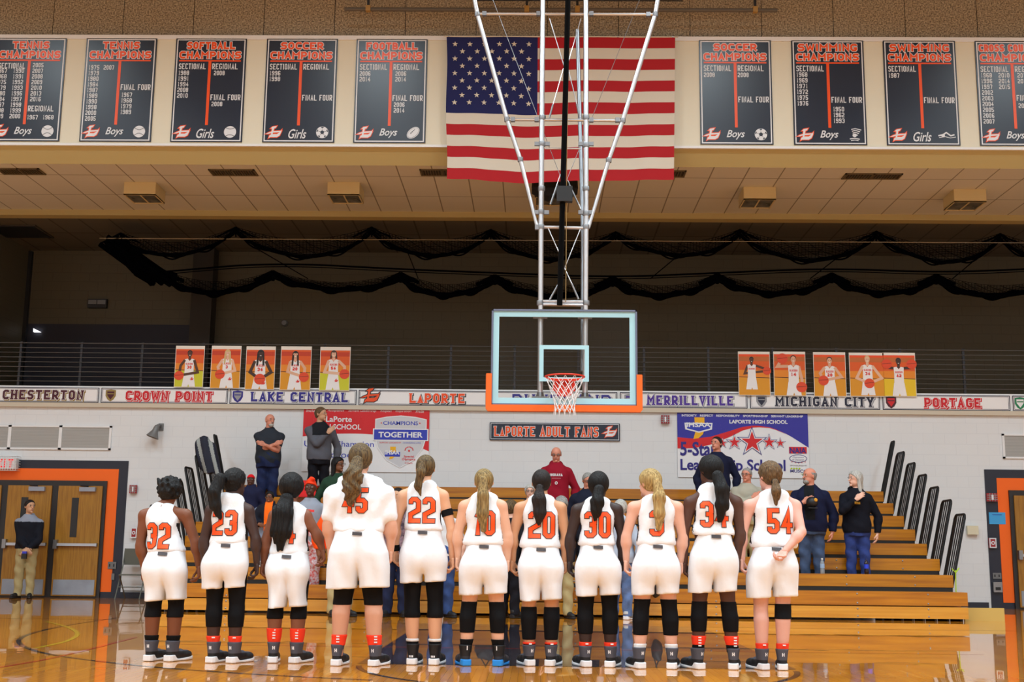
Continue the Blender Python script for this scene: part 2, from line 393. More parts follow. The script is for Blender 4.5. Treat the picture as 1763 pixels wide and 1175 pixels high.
def fline(pts, w, m, z, closed=False):
    for q in stroke_polys(pts, w, closed): fpoly(q[::-1] if sum(q[i][0]*q[(i+1) % 4][1]-q[(i+1) % 4][0]*q[i][1] for i in range(4)) < 0 else q, m, z)
fpoly([(X0-1.83, YFT), (X0+1.83, YFT), (X0+1.83, YBASE), (X0-1.83, YBASE)], P_navy, .0008)
fline([(X0+1.805*math.cos(t), YFT+1.805*math.sin(t)) for t in (math.pi*k/32 for k in range(33, 64))], .05, P_black, .0012)
fline([(X0-1.83, YFT), (X0+1.83, YFT)], .05, P_black, .0012)
fline([(-7.6, YBASE), (7.6, YBASE)], .05, P_black, .0012)
def pxline(pp, w, m, z, smooth=3):
    P = [atz(x, y, 0) for x, y in pp]; P = [(p.x, p.y) for p in P]
    for _ in range(smooth):
        Q = [P[0]]
        for a, b in zip(P[:-1], P[1:]): Q += [(a[0]*.75+b[0]*.25, a[1]*.75+b[1]*.25), (a[0]*.25+b[0]*.75, a[1]*.25+b[1]*.75)]
        P = Q+[P[-1]]
    fline(P, w, m, z)
pxline([(205, 1064), (120, 1076), (55, 1090), (27, 1103), (45, 1118), (100, 1131), (250, 1149), (450, 1163), (640, 1172)], .05, P_black, .0012)
pxline([(80, 1071), (118, 1080), (138, 1092), (118, 1105), (60, 1117)], .05, P_yel, .0014)
pxline([(-60, 1160), (0, 1150), (100, 1133), (235, 1098)], .04, P_red, .0016)
fline([(-3.6, 12.28), (4.4, 12.28)], .035, P_red, .0016)
fl_o = struct(fl.build('floor'))
boxf = lambda n, a, b, m: struct(boxobj(n, a, b, m))
boxf('wall_back', (-16, YW, 0), (16, YW+.3, 3.66), M_block)
boxf('wall_left', (-16.3, -12, 0), (-16, YW+3, 12.6), M_block)
boxf('wall_right', (16, -12, 0), (16.3, YW+3, 12.6), M_block)
boxf('wall_front', (-16, -12.3, 0), (16, -12, 12.6), M_block)
M_roof = mat('roof_deck', (150, 140, 124), .8)
boxf('ceiling', (-16, -12, 12.6), (16, 20.2, 12.9), M_roof)
# upper front: cream beam, acoustic panel wall above it, soffit behind it
YF = 19.9
boxf('trim_1', (-16, YF, 7.78), (16, YF+.25, 9.74), M_fascia)
boxf('trim_2', (-16, YF-.02, 9.70), (16, YF+.05, 9.78), M_white)
boxf('trim_3', (-16, YF-.015, 7.76), (16, YF+.05, 7.80), M_white)
sl = MB(); sl.add([(-16, YF+.03, 7.76), (16, YF+.03, 7.76), (16, 20.12, 7.50), (-16, 20.12, 7.50)], [(0, 3, 2, 1)], M_tan); struct(sl.build('trim_4'))
ap = MB(); x = -16.0
for k in range(26):
    xa = -16.03+1.246*k; ap.box((xa, YF+.10, 9.76), (xa+1.234, YF+.2, 12.6), M_acou)
ap.box((-16, YF+.12, 9.7), (16, YF+.3, 12.6), M_blk); struct(ap.build('wall_upper'))
cp = MB(); cp.box((-16, 20.13, 7.50), (16, 23.05, 7.62), M_tile); struct(cp.build('ceiling_soffit'))
boxf('trim_5', (-16, 23.0, 7.388), (16, 23.25, 7.62), M_tan)
# balcony recess
boxf('floor_balcony', (-11.2, YW+.3, 3.45), (16, 25.95, 3.64), mat('balcony_floor', (70, 66, 60), .7))
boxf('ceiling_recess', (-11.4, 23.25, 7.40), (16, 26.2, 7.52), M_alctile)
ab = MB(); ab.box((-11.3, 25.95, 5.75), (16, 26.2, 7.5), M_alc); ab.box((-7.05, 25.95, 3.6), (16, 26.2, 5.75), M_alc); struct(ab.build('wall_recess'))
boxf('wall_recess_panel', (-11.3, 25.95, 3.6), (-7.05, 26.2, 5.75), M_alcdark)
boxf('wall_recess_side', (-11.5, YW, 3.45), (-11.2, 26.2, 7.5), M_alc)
boxf('trim_6', (-7.45, 25.55, 3.6), (-7.0, 25.95, 7.4), mat('brown_column', (44, 38, 30), .7))
boxf('trim_7', (-11.2, 25.86, 3.6), (-11.12, 25.95, 7.36), M_blk)
for k, (pa, pb) in enumerate([((0, 540), (45, 556))]): pass
lk = MB(); lk.prism([(at(58, 566, 25.9).x, at(58, 566, 25.9).z), (at(58, 572, 25.9).x, at(58, 572, 25.9).z), (at(70, 572, 25.9).x, at(70, 572, 25.9).z)], 25.88, 25.94, mat('lit_gap', (255, 255, 255), emit=2))  # emissive wedge stands in for a light leak on the wall, no lamp here
tag(lk.build('light_leak_glow'), 'small bright white wedge of light low on the dark balcony wall', 'light')
p = at(168, 523, 25.9); boxo = MB(); boxo.box((p.x-.21, 25.86, p.z-.1), (p.x+.21, 25.95, p.z+.1), M_blk); boxo.box((p.x-.19, 25.85, p.z-.02), (p.x-.01, 25.87, p.z+.07), M_gray); boxo.box((p.x+.01, 25.85, p.z-.02), (p.x+.19, 25.87, p.z+.07), M_gray)
tag(boxo.build('wall_plaque'), 'small dark rectangular plaque high on the shadowed balcony wall', 'sign')
p = at(490, 557, 25.9); k = MB(); k.lathe([(.07, 0), (.07, .06), (.05, .1)], M_gray, 16, (p.x, 25.93, p.z), (0, -1, 0)); tag(k.build('wall_bell', smooth=True), 'small round grey bell on the dark balcony wall', 'bell')
# base
boxf('baseboard_left', (-16, YW-.02, 0), (-7.6, YW, .11), M_navy); boxf('baseboard_back', (-7.6, YW-.02, 0), (8.45, YW, .11), M_navy)
# --------------------------------------------------- door surrounds
M_door = mat('oak_veneer', (172, 122, 40), .4, rgb2=(146, 98, 28), vscale=3, stretch=(14, 1, .8))
M_frame = mat('dark_door_frame', (38, 36, 38), .45)
M_kick = mat('kick_plate', (158, 166, 180), .4, metal=.35, vary=.25, vscale=2)
M_glassdark = mat('dark_pane', (14, 15, 18), .12)
def door_bank(x0, x1, mir, tw, n0, inner, leaves):
    b = MB(); b.box((x0, YW-.012, 0), (x1, YW-.0, 2.575), M_navy)
    struct(b.build('trim_%d' % n0))
    a0, a1 = (x0 if mir else x0+.22, x1-.175 if mir else x1)
    b = MB(); b.box((a0, YW-.02, .11), (a1, YW-.012, 2.415), M_orange); struct(b.build('trim_%d' % (n0+1)))
    f0, f1 = inner
    fr = MB(); fr.box((f0, YW-.06, 0), (f1, YW-.021, 2.185), M_frame); struct(fr.build('trim_%d' % (n0+2)))
    for i, (lx, hinge) in enumerate(leaves):
        t = thing('door_%d' % (n0-7+i), (lx, YW-.06, 0), None, None); t['kind'] = 'structure'
        boxobj('door_panel', (0, -.035, .03), (.84, 0, 2.085), M_door, t)
        wx = .60 if hinge > 0 else .24
        wx = .34 if hinge > 0 else .5
        boxobj('pane', (wx-.065, -.04, 1.12), (wx+.065, -.02, 1.86), M_glassdark, t)
        boxobj('kick_plate', (.03, -.042, .05), (.81, -.03, .33), M_kick, t)
        h = MB(); h.box((.04, -.10, .955), (.82, -.06, 1.005), mat('bar_silver', (196, 200, 210), .4, metal=.3)); h.box((.0, -.12, .90), (.07, -.03, 1.07), M_steel); h.box((.78, -.09, .95), (.82, -.03, 1.01), M_steel); h.build('push_bar', t)
        c = MB(); c.box((.42, -.10, 1.98), (.72, -.035, 2.06), mat('closer_gray', (150, 156, 170), .5)); c.tube([(.58, -.07, 2.075), (.42, -.05, 2.09)], .012, M_blk, 6); c.build('door_closer', t)
door_bank(-12.2, -7.78, True, 0, 8, (-11.35, -8.155), [(-11.0, 1), (-10.03, 1), (-9.06, 1)])
door_bank(8.50, 12.9, False, 0, 11, (8.925, 12.1), [(9.0, 1), (9.97, 1)])
# ================================================================ FITTINGS ON THE CREAM BEAM
F_navy = mat('banner_navy', (34, 44, 62), .32, spec=.5); F_or = mat('print_orange', (244, 84, 14), .4); F_wh = mat('print_white', (226, 230, 236), .45)
F_blk = mat('print_black', (22, 22, 28), .5); F_red = mat('print_red', (206, 20, 34), .45); F_blue = mat('print_blue', (36, 44, 164), .45)
def logo_L(f, u, v, s, ly=2, base=F_wh, edge=F_or):
    """italic block L with a swoosh tail, s = width"""
    A = [(.30, .78), (.42, .92), (.68, .98), (.60, .82), (.52, .80), (.44, .34), (.70, .34), (.86, .48), (.98, .56), (.86, .22), (.70, .10), (.30, .10), (.20, .02), (.26, .24), (.34, .30), (.40, .78)]
    B = [(0, .34), (.16, .44), (.40, .56), (.92, .60), (1, .72), (.94, .50), (.36, .44), (.20, .36)]
    h = s*.8
    for P in (A, B):
        q = [(u+a*s, v+b*h) for a, b in P]
        for k in stroke_polys(q, s*.09, True): f.poly(k, edge, ly)
    for P in (A, B): f.poly([(u+a*s, v+b*h) for a, b in P], base, ly+1)
def ball_art(f, kind, u, v, r):
    if kind == 'football':
        f.ell(u, v, r*1.2, r*.78, F_wh, 2, 24, .75); f.ell(u, v, r*1.08, r*.66, F_navy, 3, 24, .75); f.ell(u, v, r*1.04, r*.62, F_wh, 4, 24, .75)
        f.line([(u-.5*r, v-.2*r), (u+.3*r, v+.6*r)], r*.07, F_navy, 5)
        for k in (.2, .45, .7): f.line([(u-.5*r+.8*r*k-.1*r, v-.2*r+.8*r*k+.1*r), (u-.5*r+.8*r*k+.1*r, v-.2*r+.8*r*k-.1*r)], r*.06, F_navy, 5)
        return
    if kind == 'swimmer':
        f.line([(u-1.5*r, v-.1*r), (u-.7*r, v+.1*r), (u-.2*r, v+.45*r), (u+.5*r, v-.1*r), (u+1.1*r, v+.1*r)], r*.22, F_wh, 2)
        f.ell(u-.75*r, v-.05*r, .3*r, .26*r, F_wh, 3); f.line([(u-1.4*r, v-.4*r), (u-.4*r, v-.25*r), (u+.4*r, v-.45*r), (u+1.3*r, v-.3*r)], r*.1, F_wh, 2); return
    if kind == 'diver':
        for k in range(4): f.line([(u-.5*r+.1*k*r, v+.9*r-.32*k*r), (u+.1*r, v+1.05*r-.3*k*r), (u+1.1*r-.2*k*r, v+.8*r-.3*k*r)], r*.14, F_wh, 2)
        f.ell(u, v-.1*r, .34*r, .3*r, F_wh, 2); f.line([(u-.8*r, v-.7*r), (u, v-.6*r), (u+.8*r, v-.75*r)], r*.16, F_wh, 2); f.line([(u-.6*r, v-1*r), (u, v-.9*r), (u+.6*r, v-1*r)], r*.12, F_wh, 2); return
    f.ell(u, v, r, r, F_wh, 2, 28)
    if kind == 'tennis':
        for s in (-1, 1): f.line([(u+r*a, v+s*r*(.62-.34*math.cos(a*2.2))+s*r*.0) for a in np.linspace(-.86, .86, 9)], r*.08, F_navy, 3)
    elif kind == 'softball':
        for s in (-1, 1): f.line([(u+r*a, v+s*r*(.50+.42*a*a)) for a in np.linspace(-.72, .72, 9)], r*.08, F_navy, 3)
    else:
        f.poly([(u+.36*r*math.sin(k*1.2566), v+.36*r*math.cos(k*1.2566)) for k in range(5)], F_navy, 3)
        for k in range(5):
            a = k*1.2566; c, s = math.sin(a), math.cos(a); f.line([(u+.36*r*c, v+.36*r*s), (u+.72*r*c, v+.72*r*s)], r*.05, F_navy, 3)
            for d in (-.22, .22): pass
            f.poly([(u+R*r*math.sin(a+d), v+R*r*math.cos(a+d)) for R, d in ((.72, 0), (.84, -.26), (.95, -.2), (.95, .2), (.84, .26))], F_navy, 3)
def sport_banner(pxl, pxr, t1, kind, sex, left, right, tw=.62):
    pl, pr = at(pxl, 70+(pxl-150)*.0044, 19.87), at(pxr, 70+(pxr-150)*.0044, 19.87)
    w = 1.24; x = (pl.x+pr.x)/2-w/2; z0, z1 = 7.83, 9.715; h = z1-z0; f = Flat()
    X = lambda u: u*w
    Y = lambda v: h*(1-v)
    f.slab(0, 0, w, h, .02, F_navy); f.frame(X(.018), Y(.992), X(.982), Y(.008), .02, F_wh, 1)
    f.word(t1, X(.5-tw/2), Y(.105), h*.072, F_or, 3, .009, F_wh, width=X(tw), sw=.035, gap=.15)
    f.word('CHAMPIONS', X(.06), Y(.198), h*.072, F_or, 3, .009, F_wh, width=X(.87), sw=.035, gap=.15)
    f.rect(X(.06), Y(.226), X(.93), Y(.212), F_or, 2); f.rect(X(.475), Y(.84), X(.515), Y(.224), F_or, 2)
    for (u, v, txt) in left+right:
        big = txt.isalpha() or ' ' in txt
        hh = h*(.056 if big else .044); ww = {'SECTIONAL': .38, 'REGIONAL': .36, 'FINAL FOUR': .42}.get(txt, .15)
        f.word(txt, X(u), Y(v)-hh, hh, F_wh, 2, width=X(ww), sw=.0155 if big else .013, gap=.26)
    logo_L(f, X(.04), Y(.965), X(.23))
    f.type(sex, X(.36), Y(.955 if sex == 'Boys' else .965), X(.25), h*.09, F_wh, 2, .35, .012)
    ball_art(f, kind, X(.83), Y(.905), X(.085))
    o = f.build('championship_banner', (x, YF-.02, z0)); return o
def col(u, v, ys, st=.055): return [(u, v+i*st, y) for i, y in enumerate(ys)]
SE, RE = [(.06, .245, 'SECTIONAL')], [(.53, .245, 'REGIONAL')]
BN = [
 ((-9, 117), 'TENNIS', 'tennis', 'Boys', SE+col(.04, .30, '1967 1968 1975 1979 1980 1984 1987 1988 1989'.split())+col(.28, .30, '1990 1991 1992 1993 1996 1997 1998 1999 2000'.split()), col(.55, .245, '2005 2007 2008 2009 2010 2013 2016'.split())+[(.53, .66, 'REGIONAL'), (.53, .75, '1967'), (.75, .75, '1968')], .52, 'navy TENNIS CHAMPIONS boys banner cut by the left picture edge, three columns of years'),
 ((147, 272), 'TENNIS', 'tennis', 'Boys', col(.06, .265, '1975 1979 1980 1984 1987 1989 1990 1998 2000 2005'.split())+[(.27, .265, '2007')], [(.53, .45, 'FINAL FOUR')]+col(.55, .53, '1967 1968 1979 1989'.split()), .52, 'navy TENNIS CHAMPIONS boys banner whose years start at 1975, beside the SOFTBALL banner'),
 ((301, 427), 'SOFTBALL', 'softball', 'Girls', SE+col(.06, .315, '1988 1991 1994 2008 2010'.split()), RE+[(.56, .315, '2008'), (.53, .545, 'FINAL FOUR'), (.55, .615, '2008')], .68, 'navy SOFTBALL CHAMPIONS girls banner with orange T bar on the cream beam'),
 ((457, 584), 'SOCCER', 'soccer', 'Girls', SE+col(.06, .315, '1996 1998'.split()), RE+[(.53, .545, 'FINAL FOUR')], .60, 'navy SOCCER CHAMPIONS girls banner listing 1996 and 1998'),
 ((611, 739), 'FOOTBALL', 'football', 'Boys', SE+col(.06, .315, '2006 2014'.split()), RE+col(.56, .315, '2006 2014'.split())+[(.53, .545, 'FINAL FOUR')]+col(.55, .615, '2006 2014'.split()), .72, 'navy FOOTBALL CHAMPIONS boys banner with glare, just beside the flag canton'),
 ((1200, 1331), 'SOCCER', 'soccer', 'Boys', SE+[(.06, .315, '2008')], RE+[(.53, .315, '2008'), (.53, .545, 'FINAL FOUR')], .60, 'navy SOCCER CHAMPIONS boys banner listing only 2008, nearest the striped flag end'),
 ((1359, 1490), 'SWIMMING', 'diver', 'Boys', SE+col(.06, .31, '1968 1969 1971 1972 1975 1976'.split()), [(.53, .545, 'FINAL FOUR')]+col(.55, .64, '1950 1962 1993'.split()), .82, 'navy SWIMMING CHAMPIONS boys banner with six sectional years'),
 ((1517, 1648), 'SWIMMING', 'swimmer', 'Girls', SE+[(.06, .315, '1987')], [(.53, .545, 'FINAL FOUR')], .82, 'navy SWIMMING CHAMPIONS girls banner listing only 1987'),
 ((1675, 1807), 'CROSS COUNTRY', 'soccer', 'Boys', SE+col(.06, .31, '1968 1996 1997 2002 2003 2004 2005 2006 2007'.split())+col(.30, .31, '2010 2014 2015'.split()), RE+col(.56, .31, '2010 2014'.split())+[(.53, .52, 'FINAL FOUR'), (.55, .60, '2014')], .9, 'navy CROSS COUNTRY CHAMPIONS banner cut by the right picture edge')]
for (a, b), t1, kind, sex, l, r, tw, lab in BN:
    tag(sport_banner(a, b, t1, kind, sex, l, r, tw), lab, 'banner', 'championship banners along the cream beam')
# ---------------------------------------------------------------- flag
def flag():
    c = at(769, 67, 19.78); w = at(1162, 67, 19.78).x-c.x; ztop = 9.70; h = ztop-7.15
    NX, NR = 80, 13; nz = 4; Wm = mat('flag_white', (212, 206, 192), .85, bump=.15, bscale=120); Rm = mat('flag_red', (172, 11, 26), .8, bump=.15, bscale=120); Bm = mat('flag_blue', (17, 25, 86), .85)
    def P(u, v):   # u 0..1, v 0 top..1 bottom
        x = w*u+(.012*math.sin(v*9)+.03*v if u < .02 else 0)-(.03*v*(u > .98))+.02*v*(1-2*u)
        z = -h*v-.018*math.sin(u*5.2)*v-.035*(4*u*(1-u))*(v if v > .5 else .5*v)+.03*v*math.sin(u*11+1)*.4
        y = .035*math.sin(u*17+2.2*v)*(.3+v)+.02*math.sin(u*41)*v
        return (x, -.05+y*.6, z)
    V = []; F = []; M = []
    for j in range(NR*nz+1):
        for i in range(NX+1): V.append(P(i/NX, j/(NR*nz)))
    for j in range(NR*nz):
        s = j//nz
        for i in range(NX):
            m = 2 if (s < 7 and i < NX*.4) else (1 if s % 2 == 0 else 0)
            a = j*(NX+1)+i; F.append((a, a+NX+1, a+NX+2, a+1)); M.append(m)
    for r in range(9):
        for k in range(6 if r % 2 == 0 else 5):
            uc = .4*(2*k+1+(r % 2))/12*.97+.006; vc = 7/13*(r+1)/10*.96; R = .052; b = len(V)
            for q in range(10):
                rr = R if q % 2 == 0 else R*.4
                p = P(uc+rr*math.sin(q*math.pi/5)/w, vc-rr*math.cos(q*math.pi/5)/h); V.append((p[0], p[1]-.012, p[2]))
            F.append(tuple(range(b+9, b-1, -1))); M.append(0)
    o = link_mesh('national_flag', V, F, [Wm, Rm, Bm], M, None, (c.x, 19.8, ztop), True)
    k = MB(); k.tube([(-.05, -.05, .012), (w+.05, -.05, .012)], .012, Wm, 8)
    for q in (.01, .25, .5, .75, .99): k.box((w*q-.015, -.06, 0), (w*q+.015, .09, .025), M_steel)
    k.build('hanging_rod', o)
    tag(o, 'large stars and stripes flag hung over the cream beam behind the hoop frame', 'flag')
flag()
# batten pipe above the beam
pa, pb = at(593, 16, 19.6), at(1338, 19, 19.6); bt = thing('batten_pipe', (pa.x, 19.6, pa.z), 'long grey batten pipe with clamps in front of the brown panels', 'pipe')
k = MB(); k.tube([(0, 0, 0), (pb.x-pa.x, 0, 0)], .035, mat('batten_gray', (92, 86, 78), .6), 12); k.tube([(2.2, .1, .22), (pb.x-pa.x-1.6, .1, .22)], .012, M_blk, 6); k.build('pipe', bt, smooth=True)
for q in (634, 907, 994, 1300):
    px = at(q, 16, 19.6).x-pa.x; k = MB(); k.box((px-.04, -.04, -.04), (px+.04, .04, .06), mat('clamp_tan', (168, 132, 66), .5)); k.box((px-.02, -.02, .06), (px+.02, .02, .35), M_blk); k.build('clamp', bt)
# ---------------------------------------------------------------- soffit fixtures
def vent(pts, dark, lab):
    (x0, y0), (x1, y1) = pts; a = atz(x0, y0, 7.5); b = atz(x1, y1, 7.5)
    t = thing('ceiling_vent', ((a.x+b.x)/2, (a.y+b.y)/2, 7.5), lab, 'vent', 'air vents in the tan soffit'); w = abs(b.x-a.x)/2; d = abs(b.y-a.y)/2
    k = MB(); k.box((-w, -d, -.004), (w, d, 0), mat('vent_dark', (58, 50, 38), .8)); k.build('backing', t)
    k = MB(); M = mat('vent_bronze', (112, 96, 66), .5, metal=.3)
    for q in ((-w, -d, -w+.03, d), (w-.03, -d, w, d), (-w, -d, w, -d+.03), (-w, d-.03, w, d), (-.015, -d, .015, d)): k.box((q[0], q[1], -.02), (q[2], q[3], -.004), M)
    n = int(w*2/.05)
    for i in range(n): xx = -w+.04+i*(2*w-.08)/n; k.box((xx, -d+.03, -.016), (xx+.012, d-.03, -.004), M)
    k.build('grille', t)
for pts, lab in [(((-8, 289), (80, 300)), 'bronze ceiling vent in the soffit cut by the left picture edge'), (((358, 291), (445, 302)), 'bronze ceiling vent under the SOFTBALL and SOCCER girls banners'),
                 (((722, 291), (800, 302)), 'bronze ceiling vent partly hidden by the lower left corner of the flag'), (((1110, 293), (1178, 304)), 'bronze ceiling vent peeking out past the lower right corner of the flag'),
                 (((1456, 298), (1546, 308)), 'bronze ceiling vent under the two SWIMMING banners')]: vent(pts, 0, lab)
def soffit_light(px, py, lab):
    a = atz(px, py, 7.5); t = thing('soffit_light', (a.x, a.y, 7.5), lab, 'ceiling light', 'box lights on the tan soffit')
    H = mat('fixture_tan', (206, 184, 132), .5); k = MB(); w, d, hh = .29, .29, .24
    k.add([(-w, -d, 0), (w, -d, 0), (w, d, 0), (-w, d, 0), (-w, -d, -hh), (w, -d, -hh), (w, d, -hh), (-w, d, -hh)], [(0, 1, 2, 3), (0, 4, 5, 1), (1, 5, 6, 2), (2, 6, 7, 3), (3, 7, 4, 0)], H)
    k.box((-w, -d, -hh), (w, -d+.025, -hh+.02), H); k.box((-w, d-.025, -hh), (w, d, -hh+.02), H); k.box((-w, -d, -hh), (-w+.025, d, -hh+.02), H); k.box((w-.025, -d, -hh), (w, d, -hh+.02), H); k.build('housing', t)
    k = MB(); k.box((-w+.02, -d+.02, -hh+.012), (w-.02, d-.02, -hh+.03), mat('lens_gray', (112, 112, 104), .25, vary=.5, vscale=6)); k.box((-.012, -d+.02, -hh+.004), (.012, d-.02, -hh+.012), H); k.build('lens', t)
for px, py, lab in [(250, 322, 'tan box light on the soffit, first from the left picture edge'), (596, 322, 'tan box light on the soffit below the FOOTBALL banner'), (948, 326, 'tan box light on the soffit behind the black hanging speaker'),
                    (1303, 330, 'tan box light on the soffit below the SOCCER boys banner'), (1660, 334, 'tan box light on the soffit below the last banners at right')]: soffit_light(px, py, lab)
p = at(955, 326, 20.4); t = thing('hanging_speaker', (p.x, 20.4, p.z), 'black angular loudspeaker hanging below the flag behind the hoop frame', 'speaker')
k = MB(); k.prism([(-.39, .16), (.39, .16), (.40, -.04), (.16, -.17), (.08, -.17), (0, -.10), (-.10, -.18), (-.26, -.12), (-.40, -.03)], -.18, .18, M_blk); k.build('cabinet', t)
k = MB(); k.prism([(-.36, .13), (.36, .13), (.37, -.03), (-.36, -.02)], -.19, -.18, mat('speaker_mesh', (18, 18, 20), .9)); k.build('grille', t)
k = MB()
for s in (-.3, .3): k.tube([(s, .1, .16), (s, .1, 7.5-p.z)], .008, M_blk, 6)
k.build('hanger', t)
# ---------------------------------------------------------------- basket
bk = thing('basketball_hoop', (X0, YB, 2.74), 'ceiling hung glass basketball backboard with orange rim on a bright tube frame', 'basketball hoop')
G = mat('board_glass', (255, 255, 255), .02, spec=.5, alpha=1); N, Lk, b = nodes_of(G)
tr = N.new('ShaderNodeBsdfTransparent'); tr.inputs[0].default_value = (.93, .95, .95, 1); gl = N.new('ShaderNodeBsdfGlossy'); gl.inputs['Roughness'].default_value = .02
fr = N.new('ShaderNodeFresnel'); fr.inputs[0].default_value = 1.25; mx = N.new('ShaderNodeMixShader'); Lk.new(fr.outputs[0], mx.inputs[0]); Lk.new(tr.outputs[0], mx.inputs[1]); Lk.new(gl.outputs[0], mx.inputs[2]); Lk.new(mx.outputs[0], N['Material Output'].inputs[0])
W2 = .915; HB = 1.22
k = MB(); k.add([(-W2+.02, 0, .02), (W2-.02, 0, .02), (W2-.02, 0, HB-.02), (-W2+.02, 0, HB-.02)], [(0, 1, 2, 3)], G); k.build('glass', bk)
Mb = mat('pale_blue_border', (176, 222, 232), .4); f = Flat(.001)
f.frame(-W2+.01, .01, W2-.01, HB-.01, .085, Mb, 4); f.frame(-.31, .305, .31, .305+.46, .052, Mb, 4); f.build('border', (0, -.002, 0), bk)
k = MB(); t_ = .022
for q in ((-W2, 0, W2, t_), (-W2, HB-t_, W2, HB), (-W2, 0, -W2+t_, HB), (W2-t_, 0, W2, HB)): k.box((q[0], -.025, q[1]), (q[2], .03, q[3]), mat('board_frame', (120, 126, 148), .35, metal=.7))
k.build('board_frame', bk)
k = MB(); Mo = mat('pad_orange', (250, 106, 14), .5)
pad = [(-W2-.06, .38), (-W2-.055, .395), (-W2+.012, .395), (-W2+.012, .005), (W2-.012, .005), (W2-.012, .395), (W2+.055, .395), (W2+.06, .38), (W2+.06, -.045), (W2+.035, -.075), (-W2-.035, -.075), (-W2-.06, -.045)]
k.prism(pad, -.045, .05, Mo); k.build('edge_pad', bk)
Mr = mat('rim_red', (226, 50, 22), .4); ZR = .31; k = MB(); RC = (0, -.381, ZR)
k.tube([(.239*math.cos(a), -.381+.239*math.sin(a), ZR) for a in (2*math.pi*q/40 for q in range(40))], .010, Mr, 10, True)
k.tube([(.20*math.cos(a), -.381+.239*math.sin(a)*.98, ZR-.02) for a in (math.pi*q/20+.0 for q in range(21))], .006, Mr, 6)
k.box((-.12, -.16, ZR-.012), (.12, -.02, ZR+.004), Mr); k.prism([(-.115, .0+ZR), (.115, ZR), (.105, ZR-.16), (.06, ZR-.2), (-.06, ZR-.2), (-.105, ZR-.16)], -.10, -.02, Mr)
k.box((-.14, -.03, ZR-.13), (.14, -.005, ZR+.02), Mr)
for s in (-1, 1): k.tube([(s*.11, -.16, ZR-.01), (s*.17, -.25, ZR-.005)], .009, Mr, 8)
k.build('rim', bk, smooth=True)
net = MB(); Mn = mat('net_white', (238, 238, 240), .8); NS = 12; lv = [(.235, 0), (.205, -.085), (.172, -.165), (.148, -.235), (.13, -.30), (.122, -.36), (.128, -.42)]
pt = lambda j, i: (lv[j][0]*math.cos(2*math.pi*(i+.5*(j % 2))/NS), -.381+lv[j][0]*math.sin(2*math.pi*(i+.5*(j % 2))/NS), ZR-.008+lv[j][1]+.006*math.sin(i*2.7+j))
for j in range(len(lv)-1):
    for i in range(NS):
        for d in ((0, 1) if j % 2 else (0, -1)):
            net.tube([pt(j, i), pt(j+1, (i+d) % NS)], .0042, Mn, 5)
for i in range(NS): q = pt(6, i); net.tube([q, (q[0]*1.03, q[1], q[2]-.04)], .0042, Mn, 5)
net.build('net', bk)
# steel frame; coordinates relative to the board, at the tube plane just behind it
YT = .12
def bp(px, py, dy=YT): p = at(px, py, YB+dy); return (p.x-X0, dy, p.z-2.74)
def tube(name, pts, r, m=M_chrome, n=14): k = MB(); k.tube(pts, r, m, n); o = k.build(name, bk, smooth=True); return o
for xa, xb, xc in ((936.5, 931.5, 930), (1008.5, 1009, 1007)):
    m0 = bp(xa, -268); m1 = bp(xb, 390); m2 = bp(xc, 690)
    tube('mast', [m0, m1, (m2[0], YT, m2[2])], .034)
    for yy in (203, 248 if xa < 1000 else 250, 325, 365 if xa < 1000 else 368, 391, 522):
        q = bp(xa+(xb-xa)*yy/400, yy); k = MB(); k.lathe([(.043, -.03), (.045, -.02), (.045, .02), (.043, .03)], M_steel, 14, q); k.build('collar', bk, smooth=True)
    for yy in (248, 366):
        q = bp(xa+(xb-xa)*yy/400, yy); k = MB(); k.box((q[0]-.10, q[1]-.02, q[2]-.025), (q[0]+.10, q[1]+.02, q[2]+.025), M_steel); k.build('clamp', bk)
    q = bp(xc, 550); k = MB(); k.box((q[0]-.09, .02, HB-.09), (q[0]+.09, YT+.03, HB-.05), M_steel); k.box((q[0]-.10, .02, .07), (q[0]+.10, YT+.03, .12), M_steel); k.lathe([(.055, -.06), (.055, .0), (.04, .06)], M_steel, 12, (m2[0], YT, .12)); k.build('mount_bracket', bk)
for pts in (((768, -262), (822, 25), (873, 206), (896, 275), (925, 392)), ((1180, -262), (1128, 25), (1072, 208), (1048, 276), (1013, 393))):
    tube('brace_arm', [bp(*p) for p in pts], [.030, .030, .030, .028, .022])
    k = MB()
    for p in pts[1:4]: k.lathe([(.036, -.03), (.038, 0), (.036, .03)], M_steel, 12, bp(*p))
    q = bp(*pts[-1]); k.box((q[0]-.03, q[1]-.03, q[2]-.03), (q[0]+.05*(1 if pts[0][0] < 900 else -1), q[1]+.02, q[2]+.03), M_steel); k.build('hinge', bk)
for a, b, r in (((824, 24), (1127, 25), .019), ((875, 206), (1071, 208), .020), ((926, 391), (1014, 393), .022), ((932, 519), (1007, 520), .021), ((932, 524.5), (1007, 525.5), .021), ((938, 256), (1000, 256), .012)):
    tube('cross_bar', [bp(*a), bp(*b)], r)
for p in ((834, 24), (927, 24), (1018, 24), (1116, 25), (883, 206), (924, 206), (1018, 207), (1063, 207)):
    q = bp(*p); k = MB(); k.box((q[0]-.028, q[1]-.028, q[2]-.028), (q[0]+.028, q[1]+.028, q[2]+.028), M_steel); k.build('clamp', bk)
for a, b in (((946, 32), (976, 130)), ((1000, 32), (972, 130)), ((970, 118), (946, 202)), ((978, 118), (995, 188)), ((944, 394), (965, 441)), ((999, 395), (972, 462)), ((972, 462), (996, 514)), ((966, 480), (946, 516)), ((965, 300), (947, 352)), ((977, 310), (1000, 360))):
    tube('tie_rod', [bp(a[0], a[1], YT-.05), bp(b[0], b[1], YT-.05)], .006, M_chrome, 6)
